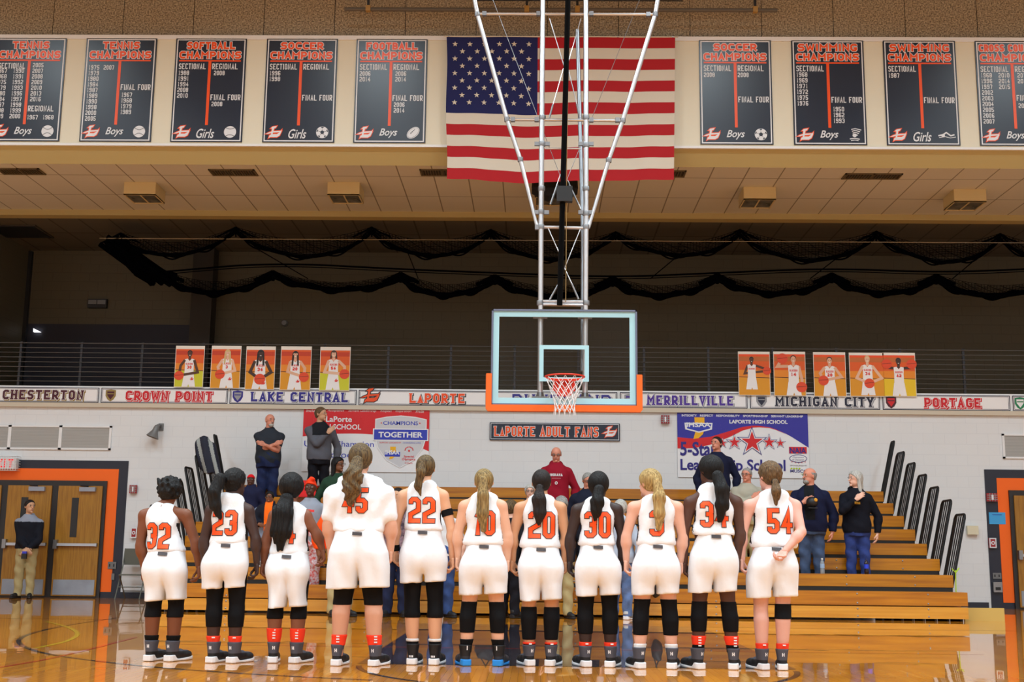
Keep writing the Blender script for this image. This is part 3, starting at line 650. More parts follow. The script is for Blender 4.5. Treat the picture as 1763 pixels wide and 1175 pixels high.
for a, b in (((952, 180), (946, 203)), ((993, 180), (998, 203)), ((960, 318), (948, 352)), ((980, 318), (996, 352)), ((963, 487), (947, 515)), ((984, 488), (996, 515))):
    tube('turnbuckle', [bp(a[0], a[1], YT-.05), bp(b[0], b[1], YT-.05)], .012, M_steel, 8)
for a, b in (((845, -10), (968, 312)), ((1105, -10), (975, 312))): tube('cable', [bp(a[0], a[1], YT+.5), bp(b[0], b[1], YT+.2)], .004, M_steel, 5)
k = MB(); k.tube([bp(985, -266, YT-.42), bp(969, 330, YT-.16), bp(963.5, 526, YT-.08)], .036, mat('black_tube', (6, 6, 7), .95, spec=.1), 10); k.box(*[tuple(a+b for a, b in zip(bp(972, 335, YT-.17), d)) for d in ((-.1, -.05, -.1), (.1, .05, .1))], M_blk); k.build('lift_strut', bk, smooth=True)
tube('rear_brace', [bp(994, 52, 1.4), bp(1001, 300, .75), bp(1004, 420, .42), bp(1003, 640, .14)], .028, mat('brushed_tube', (140, 144, 150), .45, metal=.8))
tube('rope', [bp(981, -10, -.2), bp(976, 250, -.05), bp(974, 520, .05)], .005, mat('tan_rope', (170, 140, 90), .8), 5)
# ---------------------------------------------------------------- netting under the recess
Mk = mat('net_black', (4, 5, 10), 1.0, spec=0)
def swag_net(pk, zs_pipe, sag, Y, thick, seed, bundle):
    """pk = hang points (x,z); mesh cords as thin crossing strips between the cable and the sagging hem"""
    r = random.Random(seed); k = MB(); N = 40
    for (xa, za), (xb, zb) in zip(pk[:-1], pk[1:]):
        g = []; L = xb-xa; s = sag*(.85+.3*r.random()); sk = r.uniform(-.12, .12)
        for i in range(N+1):
            t = i/N; b = 4*t*(1-t); tt = t+sk*b*.5
            top = za+(zb-za)*t-.06*b*(1 if bundle else 1.6)-abs(math.sin(math.pi*min(t, 1-t)*1.0))*.16
            low = za+(zb-za)*t-.10-s*(4*tt*(1-tt))**.8
            g.append([(xa+L*t, Y+.10*math.sin(9*t+q*2+seed)*q*.4+.05*q, top+(low-top)*q**.8) for q in np.linspace(0, 1, 11)])
        for i in range(N+1):
            k.tube(g[i], .0055, Mk, 3, caps=False)
            if i % 4 == 0 and i < N-4: k.tube([g[min(N, i+q)][q] for q in range(0, 11)][:N-i], 0.0055, Mk, 3, caps=False)
        for q in range(11): k.tube([g[i][q] for i in range(N+1)], .006 if q < 8 else thick*(.35+.65*(q-7)/3), Mk, 3 if q < 8 else 6, caps=False)
        for e in range(3): k.tube([(g[i][10][0], g[i][10][1]+.03*e-.03, g[i][10][2]+.03*e*math.sin(i*.5+e)) for i in range(N+1)], thick*.8, Mk, 6, caps=False)
    for x, z in pk:
        for a in (-.5, -.25, 0, .25, .5): k.tube([(x, Y, z), (x+a*.3, Y+.03*a, z-.10), (x+a*.75, Y+.05, z-.19)], [thick*.6, thick, thick*.8], Mk, 6, caps=False)
    return k
cn = thing('divider_net', (0, 0, 0), 'black netting bunched in swags from cables under the dark recess ceiling', 'net')
Yn = 23.34; pk1 = [(208, 401), (406, 391), (640, 391), (845, 395), (1060, 399), (1274, 395), (1509, 398), (1722, 402), (1930, 405)]
P1 = [(at(x, y, Yn).x, at(x, y, Yn).z) for x, y in pk1]
swag_net(P1, 0, .46, Yn, .020, 1, False).build('upper_swag', cn)
Yl = 24.3; pk2 = [(285, 468), (470, 467), (690, 470), (852, 474), (1055, 477), (1235, 472), (1432, 471), (1612, 473), (1830, 474)]
P2 = [(at(x, y, Yl).x, at(x, y, Yl).z) for x, y in pk2]
swag_net(P2, 0, .30, Yl, .046, 2, True).build('lower_swag', cn)
k = MB(); a = at(172, 411, Yn); b = at(1800, 419, Yn); k.tube([(a.x, Yn-.02, a.z), (b.x, Yn-.02, b.z)], .009, mat('cable_bright', (150, 148, 140), .35, metal=.9), 8); k.build('support_cable', cn)
k = MB(); pm = [(at(x, y, 23.9).x, 23.9, at(x, y, 23.9).z) for x, y in [(285, 468), (470, 452), (690, 464), (850, 470), (1055, 478), (1240, 470), (1430, 462), (1620, 470), (1800, 462)]]
Q = pm
for _ in range(3):
    R = [Q[0]]
    for u, v in zip(Q[:-1], Q[1:]): R += [tuple(np.array(u)*.75+np.array(v)*.25), tuple(np.array(u)*.25+np.array(v)*.75)]
    Q = R+[Q[-1]]
k.tube(Q, .018, Mk, 6); k.tube([(x, y, z-.05) for x, y, z in Q], .010, Mk, 5)
for u, v in ((445, 530), (700, 720), (1180, 1120), (1700, 1640), (1460, 1395)): p, q = at(u, 430, Yn), at(v, 480, Yl); k.tube([(p.x, p.y, p.z), (q.x, q.y, q.z)], .010, Mk, 4)
k.build('tie_line', cn)
k = MB(); r = random.Random(3)
for e in range(16):
    p = at(175+r.uniform(-4, 40), 409+r.uniform(-2, 14), Yn); q = at(275+r.uniform(-15, 35), 484+r.uniform(-10, 8), Yl); m_ = (p+q)/2+Vector((r.uniform(-.06, .06), 0, r.uniform(-.2, -.02)))
    k.tube([p, m_, q], [.05, .07, .06], Mk, 6)
k.build('end_bundle', cn)
def rvent(px, py, w, d, lab):
    a = atz(px, py, 7.395); t = thing('recess_vent', (a.x, a.y, 7.395), lab, 'vent'); boxobj('frame', (-w, -d, -.02), (w, d, 0), mat('vent_frame_dark', (58, 52, 42), .7), t); boxobj('grille', (-w+.05, -d+.05, -.03), (w-.05, d-.05, -.02), M_blk, t)
rvent(32, 398, .55, .5, 'dark square vent in the recess ceiling near its left corner')
# ================================================================ BALCONY EDGE: school signs, railing, posters
ZS0, ZS1 = 3.685, 3.985
boxf('trim_14', (-16, YW-.06, 3.60), (16, YW+.1, ZS0), mat('beige_ledge', (206, 196, 178), .6))
boxf('trim_15', (-16, YW-.01, ZS0), (16, YW+.12, ZS1+.03), M_white)
SGN = {'gold': (150, 128, 70), 'maroon': (74, 14, 34), 'red': (206, 16, 34), 'navyblue': (38, 34, 138), 'purple': (72, 40, 150), 'navy': (26, 30, 56), 'gray': (150, 152, 158), 'green': (20, 130, 84), 'or': (240, 80, 24), 'black': (24, 22, 28), 'white': (240, 240, 242), 'tan': (196, 176, 132)}
S_ = lambda n: mat('sign_'+n, SGN[n], .45)
def school_sign(xl, xr, txt, t0, t1, c, oc, emb, lab, small=None):
    a, b = at(xl+1, 690, YW-.04), at(xr-1, 690, YW-.04); w = b.x-a.x; h = ZS1-ZS0; f = Flat()
    f.slab(0, 0, w, h, .03, S_('white')); f.frame(.003, .003, w-.003, h-.003, .016, S_('navy')); f.frame(.03, .028, w-.03, h-.028, .007, S_('navy'))
    u0 = at(t0, 690, YW-.04).x-a.x; u1 = at(t1, 690, YW-.04).x-a.x; th = .188
    for q in word_polys(txt, u0+.014, .055-.014, th, width=u1-u0, sw=.043, serif=.8, grow=.014, gap=.3, small=small): f.poly(q, S_(oc), 2)
    for q in word_polys(txt, u0, .055, th, width=u1-u0, sw=.043, serif=.8, grow=.008, gap=.3, small=small): f.poly(q, S_('white') if oc != 'white' else S_('gray'), 3)
    for q in word_polys(txt, u0, .055, th, width=u1-u0, sw=.043, serif=.8, gap=.3, small=small): f.poly(q, S_(c), 4)
    if emb:
        k, ex = emb; eu = at(ex, 690, YW-.04).x-a.x; ev = h*.5
        if k == 'L': logo_L(f, eu-.19, ev-.11, .38, 2, S_('or'), S_('black'))
        else:  # plain shield stand-in in the emblem's colours
            c1, c2 = k
            f.poly([(eu-.10, ev+.1), (eu, ev+.115), (eu+.10, ev+.1), (eu+.10, ev-.01), (eu+.06, ev-.08), (eu, ev-.12), (eu-.06, ev-.08), (eu-.10, ev-.01)], S_(c1), 2)
            f.poly([(eu-.07, ev+.075), (eu+.07, ev+.075), (eu+.065, ev), (eu, ev-.085), (eu-.065, ev)], S_(c2), 3); f.line([(eu-.06, ev+.03), (eu+.06, ev+.03)], .02, S_(c1), 4)
    tag(f.build('school_sign', (a.x, YW-.04, ZS0)), lab, 'sign', 'school name signs on the balcony edge')
school_sign(-50, 171, 'CHESTERTON', 4, 143, 'maroon', 'gold', None, 'white sign reading CHESTERTON in dark maroon letters')
school_sign(172, 393, 'CROWN POINT', 216, 365, 'red', 'red', (('gold', 'maroon'), 190), 'white sign reading CROWN POINT in red letters with gold emblem')
school_sign(394, 615, 'LAKE CENTRAL', 432, 599, 'navyblue', 'gray', (('navyblue', 'gray'), 409), 'white sign reading LAKE CENTRAL in dark blue letters')
school_sign(616, 840, 'LaPORTE', 705, 800, 'or', 'black', ('L', 637), 'white sign reading LaPORTE in orange with italic L emblem', .75)
school_sign(841, 1064, 'DUNELAND', 882, 1052, 'navyblue', 'gray', None, 'white sign half hidden behind the glass backboard, blue lettering')
school_sign(1066, 1288, 'MERRILLVILLE', 1114, 1262, 'purple', 'gray', (('gray', 'purple'), 1084), 'white sign reading MERRILLVILLE in purple letters')
school_sign(1290, 1516, 'MICHIGAN CITY', 1335, 1504, 'navy', 'gray', (('gray', 'navy'), 1311), 'white sign reading MICHIGAN CITY in navy letters')
school_sign(1518, 1740, 'PORTAGE', 1591, 1688, 'red', 'red', (('maroon', 'red'), 1534), 'white sign reading PORTAGE in red letters')
school_sign(1742, 1964, ' ', 1786, 1930, 'green', 'gray', (('green', 'white'), 1756), 'white sign with green emblem cut by the right picture edge')
rl = thing('balcony_railing', (0, YW, 4.0), 'dark balcony railing of thin horizontal wires and posts above the school signs', 'railing')
ztop = 4.86; k = MB()
for i in range(9): z = ztop-4.0-i*.094; k.tube([(-11.15, 0, z), (16, 0, z)], .010 if i == 0 else .007, mat('rail_wire', (96, 98, 100), .45, metal=.6), 6)
k.build('wires', rl)
xs = [at(p, 630, YW).x for p in (33, 138, 243, 348, 453, 558, 668, 776, 886, 996, 1109, 1220, 1331, 1441, 1551, 1660, 1770, 1880)]
for x in xs:
    k = MB(); k.box((x-.022, .01, 0), (x+.022, .05, ztop-4.0+.03), mat('rail_post', (34, 36, 44), .5)); k.box((x-.05, .0, -.005), (x+.05, .08, .015), M_blk); k.build('post', rl)
# posters
SK = {'dark': (86, 52, 36), 'deep': (66, 42, 32), 'light': (226, 176, 146), 'mid': (150, 98, 66), 'pale': (232, 188, 160), 'ruddy': (214, 150, 122)}
def poster(x0, x1, y0, y1, skin, hair, num, pose, hl, floor, lab, side):
    Y = YW-.075; a, b = at(x0, y1, Y), at(x1, y0, Y); w = b.x-a.x; h = b.z-a.z; f = Flat(.001)
    m = lambda n, c: mat('poster_'+n, c, .35)
    f.slab(0, 0, w, h, .004, m('paper', (236, 230, 220))); top = h*(.94 if side else .92)
    f.rect(.01, h*.40, w-.01, top, m('wood1', (226, 92, 24)), 1); f.rect(.01, h*.40, w-.01, h*.58, m('wood2', (234, 140, 30)), 2); f.rect(.01, h*.78, w-.01, h*.88, m('wood3', (200, 60, 22)) if not side else m('wood4', (196, 104, 44)), 2)
    f.rect(.01, .01, w-.01, h*.40, m('floor_'+floor, {'lime': (206, 206, 40), 'gold': (224, 152, 26), 'yellow': (234, 196, 24)}[floor]), 2); f.line([(.01, h*.42), (w-.01, h*.40)], .012, m('line', (70, 40, 24)), 3)
    if side: f.rect(.01, h*.90, w-.01, top, m('band', (240, 80, 24)), 2)
    s = m('skin'+skin, SK[skin]); hm = m('hair'+hair, {'black': (24, 18, 18), 'blond': (216, 186, 130), 'brown': (74, 48, 34), 'dkbrown': (44, 28, 22)}[hair]); wj = m('white', (240, 238, 240)); o = m('num', (222, 52, 40)); bl = m('ball', (226, 74, 36)); blk = m('seam', (60, 24, 20))
    c = w*pose.get('cx', .5); hd = h*pose.get('hd', .80); sc = pose.get('s', 1)*h
    if hl:
        f.ell(c, hd+.01*h, .072*sc, .085*sc, hm, 4)
        for sg in (-1, 1): f.poly([(c+sg*.03*sc, hd), (c+sg*.072*sc, hd), (c+sg*.085*sc, hd-(.10 if hl == 1 else .24)*sc), (c+sg*.045*sc, hd-(.10 if hl == 1 else .24)*sc)], hm, 4 if hl == 1 else 8)
    else: f.ell(c, hd+.03*h, .06*sc, .065*sc, hm, 4)
    f.ell(c, hd, .052*sc, .072*sc, s, 5)
    if hl: f.ell(c, hd+.06*sc, .055*sc, .022*sc, hm, 6)
    for sg in (-1, 1): f.ell(c+sg*.02*sc, hd+.01*sc, .008*sc, .006*sc, m('seam', (60, 24, 20)), 7, 8)
    f.ell(c, hd-.032*sc, .018*sc, .007*sc, wj, 7, 8)
    sh = hd-.13*sc; f.poly([(c-.03*sc, sh-.02*sc), (c+.03*sc, sh-.02*sc), (c+.03*sc, hd-.04*sc), (c-.03*sc, hd-.04*sc)], s, 4)
    f.poly([(c-.115*sc, sh), (c-.05*sc, sh+.02*sc), (c, sh-.04*sc), (c+.05*sc, sh+.02*sc), (c+.115*sc, sh), (c+.105*sc, sh-.15*sc), (c+.11*sc, sh-.36*sc), (c-.11*sc, sh-.36*sc), (c-.105*sc, sh-.15*sc)], wj, 6)
    b_, t_ = max(.012, sh-.68*sc), sh-.35*sc
    f.poly([(c-.115*sc, t_), (c+.115*sc, t_), (c+.16*sc, b_), (c+.02*sc, b_), (c, b_+.06*sc), (c-.02*sc, b_), (c-.16*sc, b_)], wj, 6)
    bx = [(w*u, h*v) for u, v in pose['ball']]
    for i, sgn in enumerate((-1, 1)):
        t = bx[min(i, len(bx)-1)]; e = pose['elb'][i]
        f.line([(c+sgn*.11*sc, sh-.015*sc), (w*e[0], h*e[1]), (t[0], t[1])], .062*sc, s, 5 if not pose.get('front') else 7)
    for t in bx: f.ell(t[0], t[1], .115*sc, .112*sc, bl, 8); f.line([(t[0]-.1*sc, t[1]), (t[0]+.1*sc, t[1]+.02*sc)], .008*sc, blk, 9)
    f.word('SLICERS', c-.085*sc, sh-.13*sc, .045*sc, o, 7, width=.17*sc, sw=.011*sc, gap=.25)
    if num: f.word(num, c-(.035*sc if len(num) == 1 else .055*sc), sh-.225*sc, .075*sc, o, 7, width=(.05 if len(num) == 1 else .11)*sc, sw=.022*sc)
    if not side: logo_L(f, c+.03*sc, sh-.5*sc, .085*sc, 8, o, o)
    tag(f.build('player_poster', (a.x, Y, a.z)), lab, 'poster', 'player posters tied to the balcony railing')
G1 = dict(ball=[(.16, .28)], elb=[(.20, .52), (.80, .36)], front=1); 
poster(299, 353, 596, 667, 'dark', 'black', '30', G1, 0, 'lime', 'railing poster of short haired player numbered 30 holding a ball, left group', 0)
poster(361, 416, 596, 669, 'pale', 'blond', '3', dict(ball=[(.32, .33)], elb=[(.24, .5), (.82, .42)], cx=.55, hd=.82, front=1), 2, 'gold', 'railing poster of blond long haired player numbered 3 with ball', 0)
poster(421, 475, 597, 671, 'deep', 'black', '34', dict(ball=[(.5, .24)], elb=[(.16, .40), (.88, .40)], hd=.82, s=1.12, front=1), 2, 'gold', 'railing poster of player numbered 34 with long black hair, middle of the left five', 0)
poster(481, 537, 597, 672, 'light', 'dkbrown', '20', dict(ball=[(.78, .30)], elb=[(.24, .42), (.80, .5)], cx=.48, front=1), 2, 'gold', 'railing poster of dark haired player numbered 20 holding ball at the side', 0)
poster(549, 604, 598, 673, 'pale', 'brown', '54', dict(ball=[(.82, .38)], elb=[(.16, .42), (.82, .55)], cx=.45, hd=.83, front=1), 1, 'lime', 'railing poster of player numbered 54 on a lime floor', 0)
poster(1272, 1325, 606, 681, 'dark', 'black', '', dict(ball=[(.9, .56), (.9, .56)], elb=[(.2, .5), (.8, .62)], cx=.42, s=.82, hd=.80), 0, 'gold', 'railing poster of a player running side on with the ball behind', 1)
poster(1333, 1386, 606, 682, 'light', 'dkbrown', '14', dict(ball=[(.28, .84), (.86, .2)], elb=[(.12, .66), (.88, .36)], cx=.62, hd=.82, s=1.05), 0, 'gold', 'railing poster of player numbered 14 holding a ball up beside the head', 1)
poster(1402, 1455, 607, 683, 'light', 'dkbrown', '20', dict(ball=[(.3, .36)], elb=[(.2, .52), (.86, .44)], cx=.5, hd=.80, front=1), 0, 'gold', 'railing poster of crouching player with ball low at the hip', 1)
poster(1464, 1521, 608, 683, 'pale', 'blond', '34', dict(ball=[(.56, .30)], elb=[(.2, .42), (.92, .42)], cx=.52, hd=.84, front=1), 0, 'gold', 'railing poster of short blond player holding the ball at the waist', 1)
poster(1522, 1575, 608, 683, 'deep', 'black', '42', dict(ball=[(.12, .74), (.88, .74)], elb=[(.12, .66), (.88, .66)], cx=.48, hd=.79), 0, 'yellow', 'railing poster of player numbered 42 with a ball at each shoulder', 1)
# ================================================================ LOWER WALL
def wallbox(px0, px1, py0, py1, Y=YW-.01): a, b = at(px0, py1, Y), at(px1, py0, Y); return a.x, a.z, b.x-a.x, b.z-a.z
M_vinyl = lambda n, c: mat('vinyl_'+n, c, .38, bump=.12, bscale=5)
def drape(f, w, h, ph):
    f.warp(lambda x, y, z: (x, y+.010*math.sin(x*5+ph)*math.sin(z*3+ph)+.008*math.sin(x*11+z*6)-.03, z+.006*math.sin(x*4+ph)))
def grid_poly(f, top, bot, m, layer, n=24):
    """strip between two curves, both lists of (u,v)"""
    for i in range(len(top)-1): f.poly([bot[i], bot[i+1], top[i+1], top[i]], m, layer)
# red banner
x, z, w, h = wallbox(519, 740, 701, 812); f = Flat(.002); us = np.linspace(0, w, 25)
wv, rd, bl, gy, ye = M_vinyl('white', (236, 238, 242)), M_vinyl('red', (214, 24, 36)), M_vinyl('blue', (44, 62, 186)), M_vinyl('gray', (206, 208, 214)), M_vinyl('gold', (240, 180, 20))
grid_poly(f, [(u, h) for u in us], [(u, 0) for u in us], wv, 1)
cur = lambda u: h*(.50+.10*math.sin((u/w)*2.4+.3)-.10*(u/w)**2)
grid_poly(f, [(u, h) for u in us], [(u, cur(u)) for u in us], rd, 2)
f.poly([(w*.85, h*.45), (w, h*.32), (w, h*.6), (w*.85, h*.6)], rd, 2)
for tx, u0, u1 in (('Inclusion', .02, .15), ('Acceptance', .19, .32), ('Servant Leadership', .355, .575), ('Respect', .61, .70), ('Inspiration', .73, .855), ('Pride', .89, .955)): f.type(tx, w*u0, h*.905, w*(u1-u0), h*.045, wv, 4, .2)
f.type('LaPorte', w*.18, h*.755, w*.205, h*.085, wv, 4, 0, .02); f.type('HIGH SCHOOL', w*.09, h*.64, w*.37, h*.08, wv, 4, 0, .02)
f.type('Unified Champion', w*.015, h*.35, w*.55, h*.115, bl, 4); f.type('Schools', w*.19, h*.21, w*.26, h*.095, bl, 4)
sh = [(.575, .80), (.66, .835), (.775, .855), (.89, .835), (.975, .80), (.975, .52), (.95, .36), (.88, .18), (.775, .07), (.67, .18), (.60, .36), (.575, .52)]
f.poly([(a*w, b*h) for a, b in sh], gy, 5); f.line([(a*w, b*h) for a, b in sh], .018, wv, 6, True)
f.type('CHAMPIONS', w*.635, h*.715, w*.275, h*.06, bl, 7, 0, .01)
for u in (.62, .925): f.ell(w*u, h*.745, .012, .012, rd, 7)
f.rect(w*.555, h*.475, w*.995, h*.66, wv, 7); f.rect(w*.565, h*.49, w*.985, h*.645, bl, 8); f.type('TOGETHER', w*.60, h*.525, w*.35, h*.085, wv, 9, 0, .03)
f.type('SUPPORT LEADERSHIP', w*.61, h*.435, w*.17, h*.022, rd, 7); f.type('CHANGING LIVES', w*.795, h*.435, w*.14, h*.022, bl, 7)
def state_shape(f, u, v, s, ly, c=None):
    f.poly([(u-.20*s, v+.5*s), (u+.26*s, v+.5*s), (u+.26*s, v-.05*s), (u+.18*s, v-.28*s), (u-.02*s, v-.46*s), (u-.26*s, v-.5*s), (u-.17*s, v-.2*s)], c or ye, ly)
state_shape(f, w*.715, h*.29, h*.19, 7); f.line([(w*.655, h*.27), (w*.775, h*.27)], .085, bl, 8); f.type('IHSAA', w*.66, h*.265, w*.11, h*.065, wv, 9, 0, .03)
for k in range(9):
    a = math.pi*k/8; f.ell(w*.845+.075*math.cos(a), h*.32+.06*math.sin(a)+.02, .012, .012, rd, 7, 8)
f.ell(w*.845, h*.325, .018, .022, rd, 8, 10)
f.type('Special', w*.805, h*.215, w*.08, h*.04, rd, 7, 0, .02); f.type('Olympics', w*.79, h*.17, w*.105, h*.045, rd, 7, 0, .02); f.type('Indiana', w*.815, h*.13, w*.06, h*.022, rd, 7)
tag(f.build('vinyl_banner', (x, YW-.02, z)), 'red and white vinyl banner reading CHAMPIONS TOGETHER on the white block wall', 'banner')
# five star banner
x, z, w, h = wallbox(1167, 1390, 710, 822); f = Flat(.002); us = np.linspace(0, w, 25); nb_ = M_vinyl('navyblue', (44, 44, 160)); pu = M_vinyl('indigo', (40, 34, 130))
grid_poly(f, [(u, h) for u in us], [(u, 0) for u in us], wv, 1)
cb = lambda t: h*(.60-.12*math.sin(t*5.2)*0+np.interp(t, [0, .12, .25, .4, .5, .6, .72, .85, 1], [0, -.02, .01, .10, .165, .19, .16, .05, -.14]))
cr = lambda t: h*(.43+np.interp(t, [0, .12, .25, .4, .5, .6, .72, .85, 1], [0, .005, .06, .18, .28, .335, .32, .22, .03]))
grid_poly(f, [(u, h) for u in us], [(u, cb(u/w)) for u in us], nb_, 2)
grid_poly(f, [(u, max(cb(u/w), cr(u/w))) for u in us], [(u, min(cr(u/w), cb(u/w))) for u in us], rd, 3)
for tx, u0, u1 in (('INTEGRITY', .035, .15), ('RESPECT', .175, .275), ('RESPONSIBILITY', .30, .48), ('SPORTSMANSHIP', .505, .695), ('SERVANT LEADERSHIP', .72, .965)): f.type(tx, w*u0, h*.915, w*(u1-u0), h*.032, wv, 4, 0, .02)
f.type('LAPORTE HIGH SCHOOL', w*.40, h*.815, w*.445, h*.058, wv, 4, 0, .03)
state_shape(f, w*.165, h*.74, h*.33, 4); f.poly([(w*.055, h*.82), (w*.27, h*.82), (w*.265, h*.72), (w*.165, h*.67), (w*.06, h*.72)], wv, 5); f.poly([(w*.065, h*.80), (w*.26, h*.80), (w*.25, h*.735), (w*.165, h*.69), (w*.075, h*.735)], bl, 6)
f.type('IHSAA', w*.07, h*.755, w*.185, h*.07, wv, 7, 0, .03)
for u, v, s in ((.345, .515, .07), (.435, .53, .105), (.57, .535, .19), (.70, .535, .105), (.785, .525, .07)):
    f.star(w*u, h*v, h*s*1.28, pu, 5); f.star(w*u, h*v, h*s*1.12, wv, 6); f.star(w*u, h*v, h*s*.9, rd, 7)
def serif_type(tx, u0, v0, uw, vh):   # heavy upright letters with slab feet
    f.type(tx, u0, v0, uw, vh, pu, 5, 0, .022)
f.type('5-Star', w*.02, h*.32, w*.28, h*.215, pu, 5, 0, .025); f.type('Leadership School', w*.02, h*.055, w*.80, h*.22, pu, 5, 0, .025)
f.rect(w*.85, h*.37, w*.985, h*.47, rd, 4); f.type('NAIA', w*.855, h*.37, w*.125, h*.09, pu, 6, 0, .03); f.ell(w*.918, h*.295, w*.068, h*.06, pu, 4); f.ell(w*.918, h*.295, w*.063, h*.05, wv, 5)
f.type('Champions', w*.875, h*.30, w*.085, h*.025, pu, 6); f.type('of Character', w*.872, h*.265, w*.09, h*.025, pu, 6)
for k in range(5): f.star(w*(.87+.025*k), h*(.245-.01*(2-abs(k-2))), .014, rd, 6)
f.type('SPONSORED BY', w*.855, h*.18, w*.13, h*.018, M_vinyl('darkgray', (80, 80, 90)), 4); lm = M_vinyl('lime', (170, 200, 20))
for k in range(4): f.ell(w*(.865+.02*k), h*.145, .02, .016, lm, 4)
f.type('MUSCO', w*.855, h*.085, w*.13, h*.045, pu, 4, 0, .02); f.type('Lighting', w*.935, h*.05, w*.05, h*.028, lm, 4, .2)
tag(f.build('vinyl_banner', (x, YW-.02, z)), 'blue, red and white vinyl banner with five stars on the white block wall', 'banner')
# fans sign
x, z, w, h = wallbox(843, 1067, 730, 758); f = Flat(); f.slab(0, 0, w, h, .025, F_navy); f.frame(.018, .016, w-.018, h-.016, .009, F_wh)
f.word('LaPORTE ADULT FANS', w*.035, h*.22, h*.56, F_or, 4, .009, F_wh, width=w*.80, sw=.032, gap=.3, serif=.75, small=.78); logo_L(f, w*.865, h*.2, w*.11)
tag(f.build('fan_sign', (x, YW-.035, z)), 'navy sign reading LaPORTE ADULT FANS in orange on the white wall', 'sign')
def grille(px0, px1, py0, py1, n, lab, div=()):
    x, z, w, h = wallbox(px0, px1, py0, py1); t = thing('wall_grille', (x, YW, z), lab, 'vent'); k = MB()
    k.box((0, -.03, 0), (w, -.0, .035), M_white); k.box((0, -.03, h-.035), (w, 0, h), M_white); k.box((0, -.03, 0), (.04, 0, h), M_white); k.box((w-.04, -.03, 0), (w, 0, h), M_white)
    for d in div: k.box((w*d-.03, -.03, 0), (w*d+.03, 0, h), M_white)
    k.build('frame', t); k = MB(); k.box((.03, -.012, .03), (w-.03, -.002, h-.03), mat('grille_gray', (172, 172, 170), .7)); 
    for i in range(n): zz = .04+(h-.08)*i/n; k.box((.03, -.02, zz), (w-.03, -.012, zz+.007), mat('grille_slat', (196, 196, 194), .6))
    k.build('slats', t)
grille(-75, 193, 734, 773, 18, 'long grey wall grille in three panels above the left doors', (.34, .67))
grille(1727, 1995, 750, 790, 18, 'grey wall grille above the right doors cut by the picture edge', (.34, .67))
# bell shaped wall lamp
p = at(267, 742, YW-.2); wl = thing('wall_horn', (p.x, YW, p.z), 'small grey bell shaped horn pointing down on the white wall at left', 'horn')
k = MB(); k.lathe([(.03*.7, .16*.9), (.06*.7, .14*.9), (.075*.7, .08), (.085*.7, .015), (.13*.75, -.06), (.165*.75, -.11), (.15*.75, -.113), (.10*.7, -.05)], mat('horn_gray', (120, 120, 120), .5, metal=.3), 18, (-.02, -.16, -.02), (.34, .12, 1)); k.build('bell', wl, smooth=True)
k = MB(); k.box((.0, -.02, .02), (.10, 0, .16), M_gray); k.box((.02, -.16, .09), (.06, -.01, .13), M_gray); k.build('bracket', wl)
M_alarm = mat('alarm_red', (160, 36, 44), .5)
def wbox(name, px0, px1, py0, py1, m, lab, cat, art=None, t_=.05, grp=None):
    x, z, w, h = wallbox(px0, px1, py0, py1); f = Flat(.003); f.slab(0, 0, w, h, t_, m)
    if art: art(f, w, h)
    o = f.build(name, (x, YW-.02-t_, z)); tag(o, lab, cat, grp)
def strobe(f, w, h):
    for k in range(1, 4): f.rect(w*k/4-.006, 0, w*k/4+.006, h, M_steel, 2); f.rect(0, h*k/4-.006, w, h*k/4+.006, M_steel, 2)
    f.rect(w*.4, h*.2, w*.6, h*.8, F_wh, 3)
def pull(f, w, h): f.frame(0, 0, w, h, .02, F_wh, 1); f.ell(w/2, h*.5, w*.28, w*.28, F_wh, 2); f.ell(w/2, h*.5, w*.14, w*.14, M_alarm, 3)
def plate(f, w, h): f.rect(w*.15, h*.3, w*.3, h*.7, M_blk, 1); f.rect(w*.65, h*.3, w*.8, h*.7, M_blk, 1)
wbox('fire_strobe', 1138, 1152, 716, 730, M_alarm, 'caged red fire strobe between the hoop and the five star banner', 'fire alarm', strobe)
wbox('fire_strobe', 224, 237, 836, 850, M_alarm, 'caged red fire strobe beside the orange left door surround', 'fire alarm', strobe)
wbox('fire_strobe', 1698, 1715, 850, 864, M_alarm, 'caged red fire strobe on the black right door surround', 'fire alarm', strobe)
wbox('fire_pull', 226, 238, 909, 927, M_alarm, 'red fire pull station low beside the left doors', 'fire alarm', pull)
wbox('fire_pull', 1702, 1713, 927, 944, M_alarm, 'red fire pull station on the black right door surround', 'fire alarm', pull)
wbox('switch_plate', 186, 201, 968, 980, M_gray, 'steel two gang plate on the left orange surround', 'switch plate', plate, .015)
wbox('switch_plate', 192, 198, 988, 999, M_gray, 'small single plate under the two gang plate at left', 'switch plate', None, .015)
wbox('switch_plate', 1709, 1723, 987, 997, M_gray, 'two gang outlet plate on the right black surround', 'switch plate', plate, .015)
wbox('wall_jack', 1709, 1723, 1003, 1020, M_steel, 'ragged steel box below the outlet plate at right', 'box', lambda f, w, h: (f.rect(w*.2, h*.2, w*.8, h*.5, M_blk, 1)), .06)
wbox('thermostat', 1664, 1682, 906, 921, mat('thermostat_cream', (222, 214, 186), .5), 'cream square thermostat between guard rails and right doors', 'thermostat', None, .06)
def pap(f, w, h): f.type('NOTICE OF EVENT', w*.2, h*.72, w*.6, h*.07, F_blue, 1); f.line([(w*.3, h*.5), (w*.7, h*.5)], .006, F_blue, 1)
wbox('paper_notice', 1703, 1730, 883, 903, mat('paper_blue', (64, 164, 226), .6), 'bright blue paper sheet taped beside the right doors', 'paper', lambda f, w, h: f.line([(w*.2, h*.8), (w*.8, h*.8)], .008, F_blue, 1), .004)
x, z, w, h = wallbox(-26, 29, 786, 810, YW-.2); ex = thing('exit_sign', (x, YW-.1, z), 'caged EXIT sign with red letters over the left doors', 'exit sign')
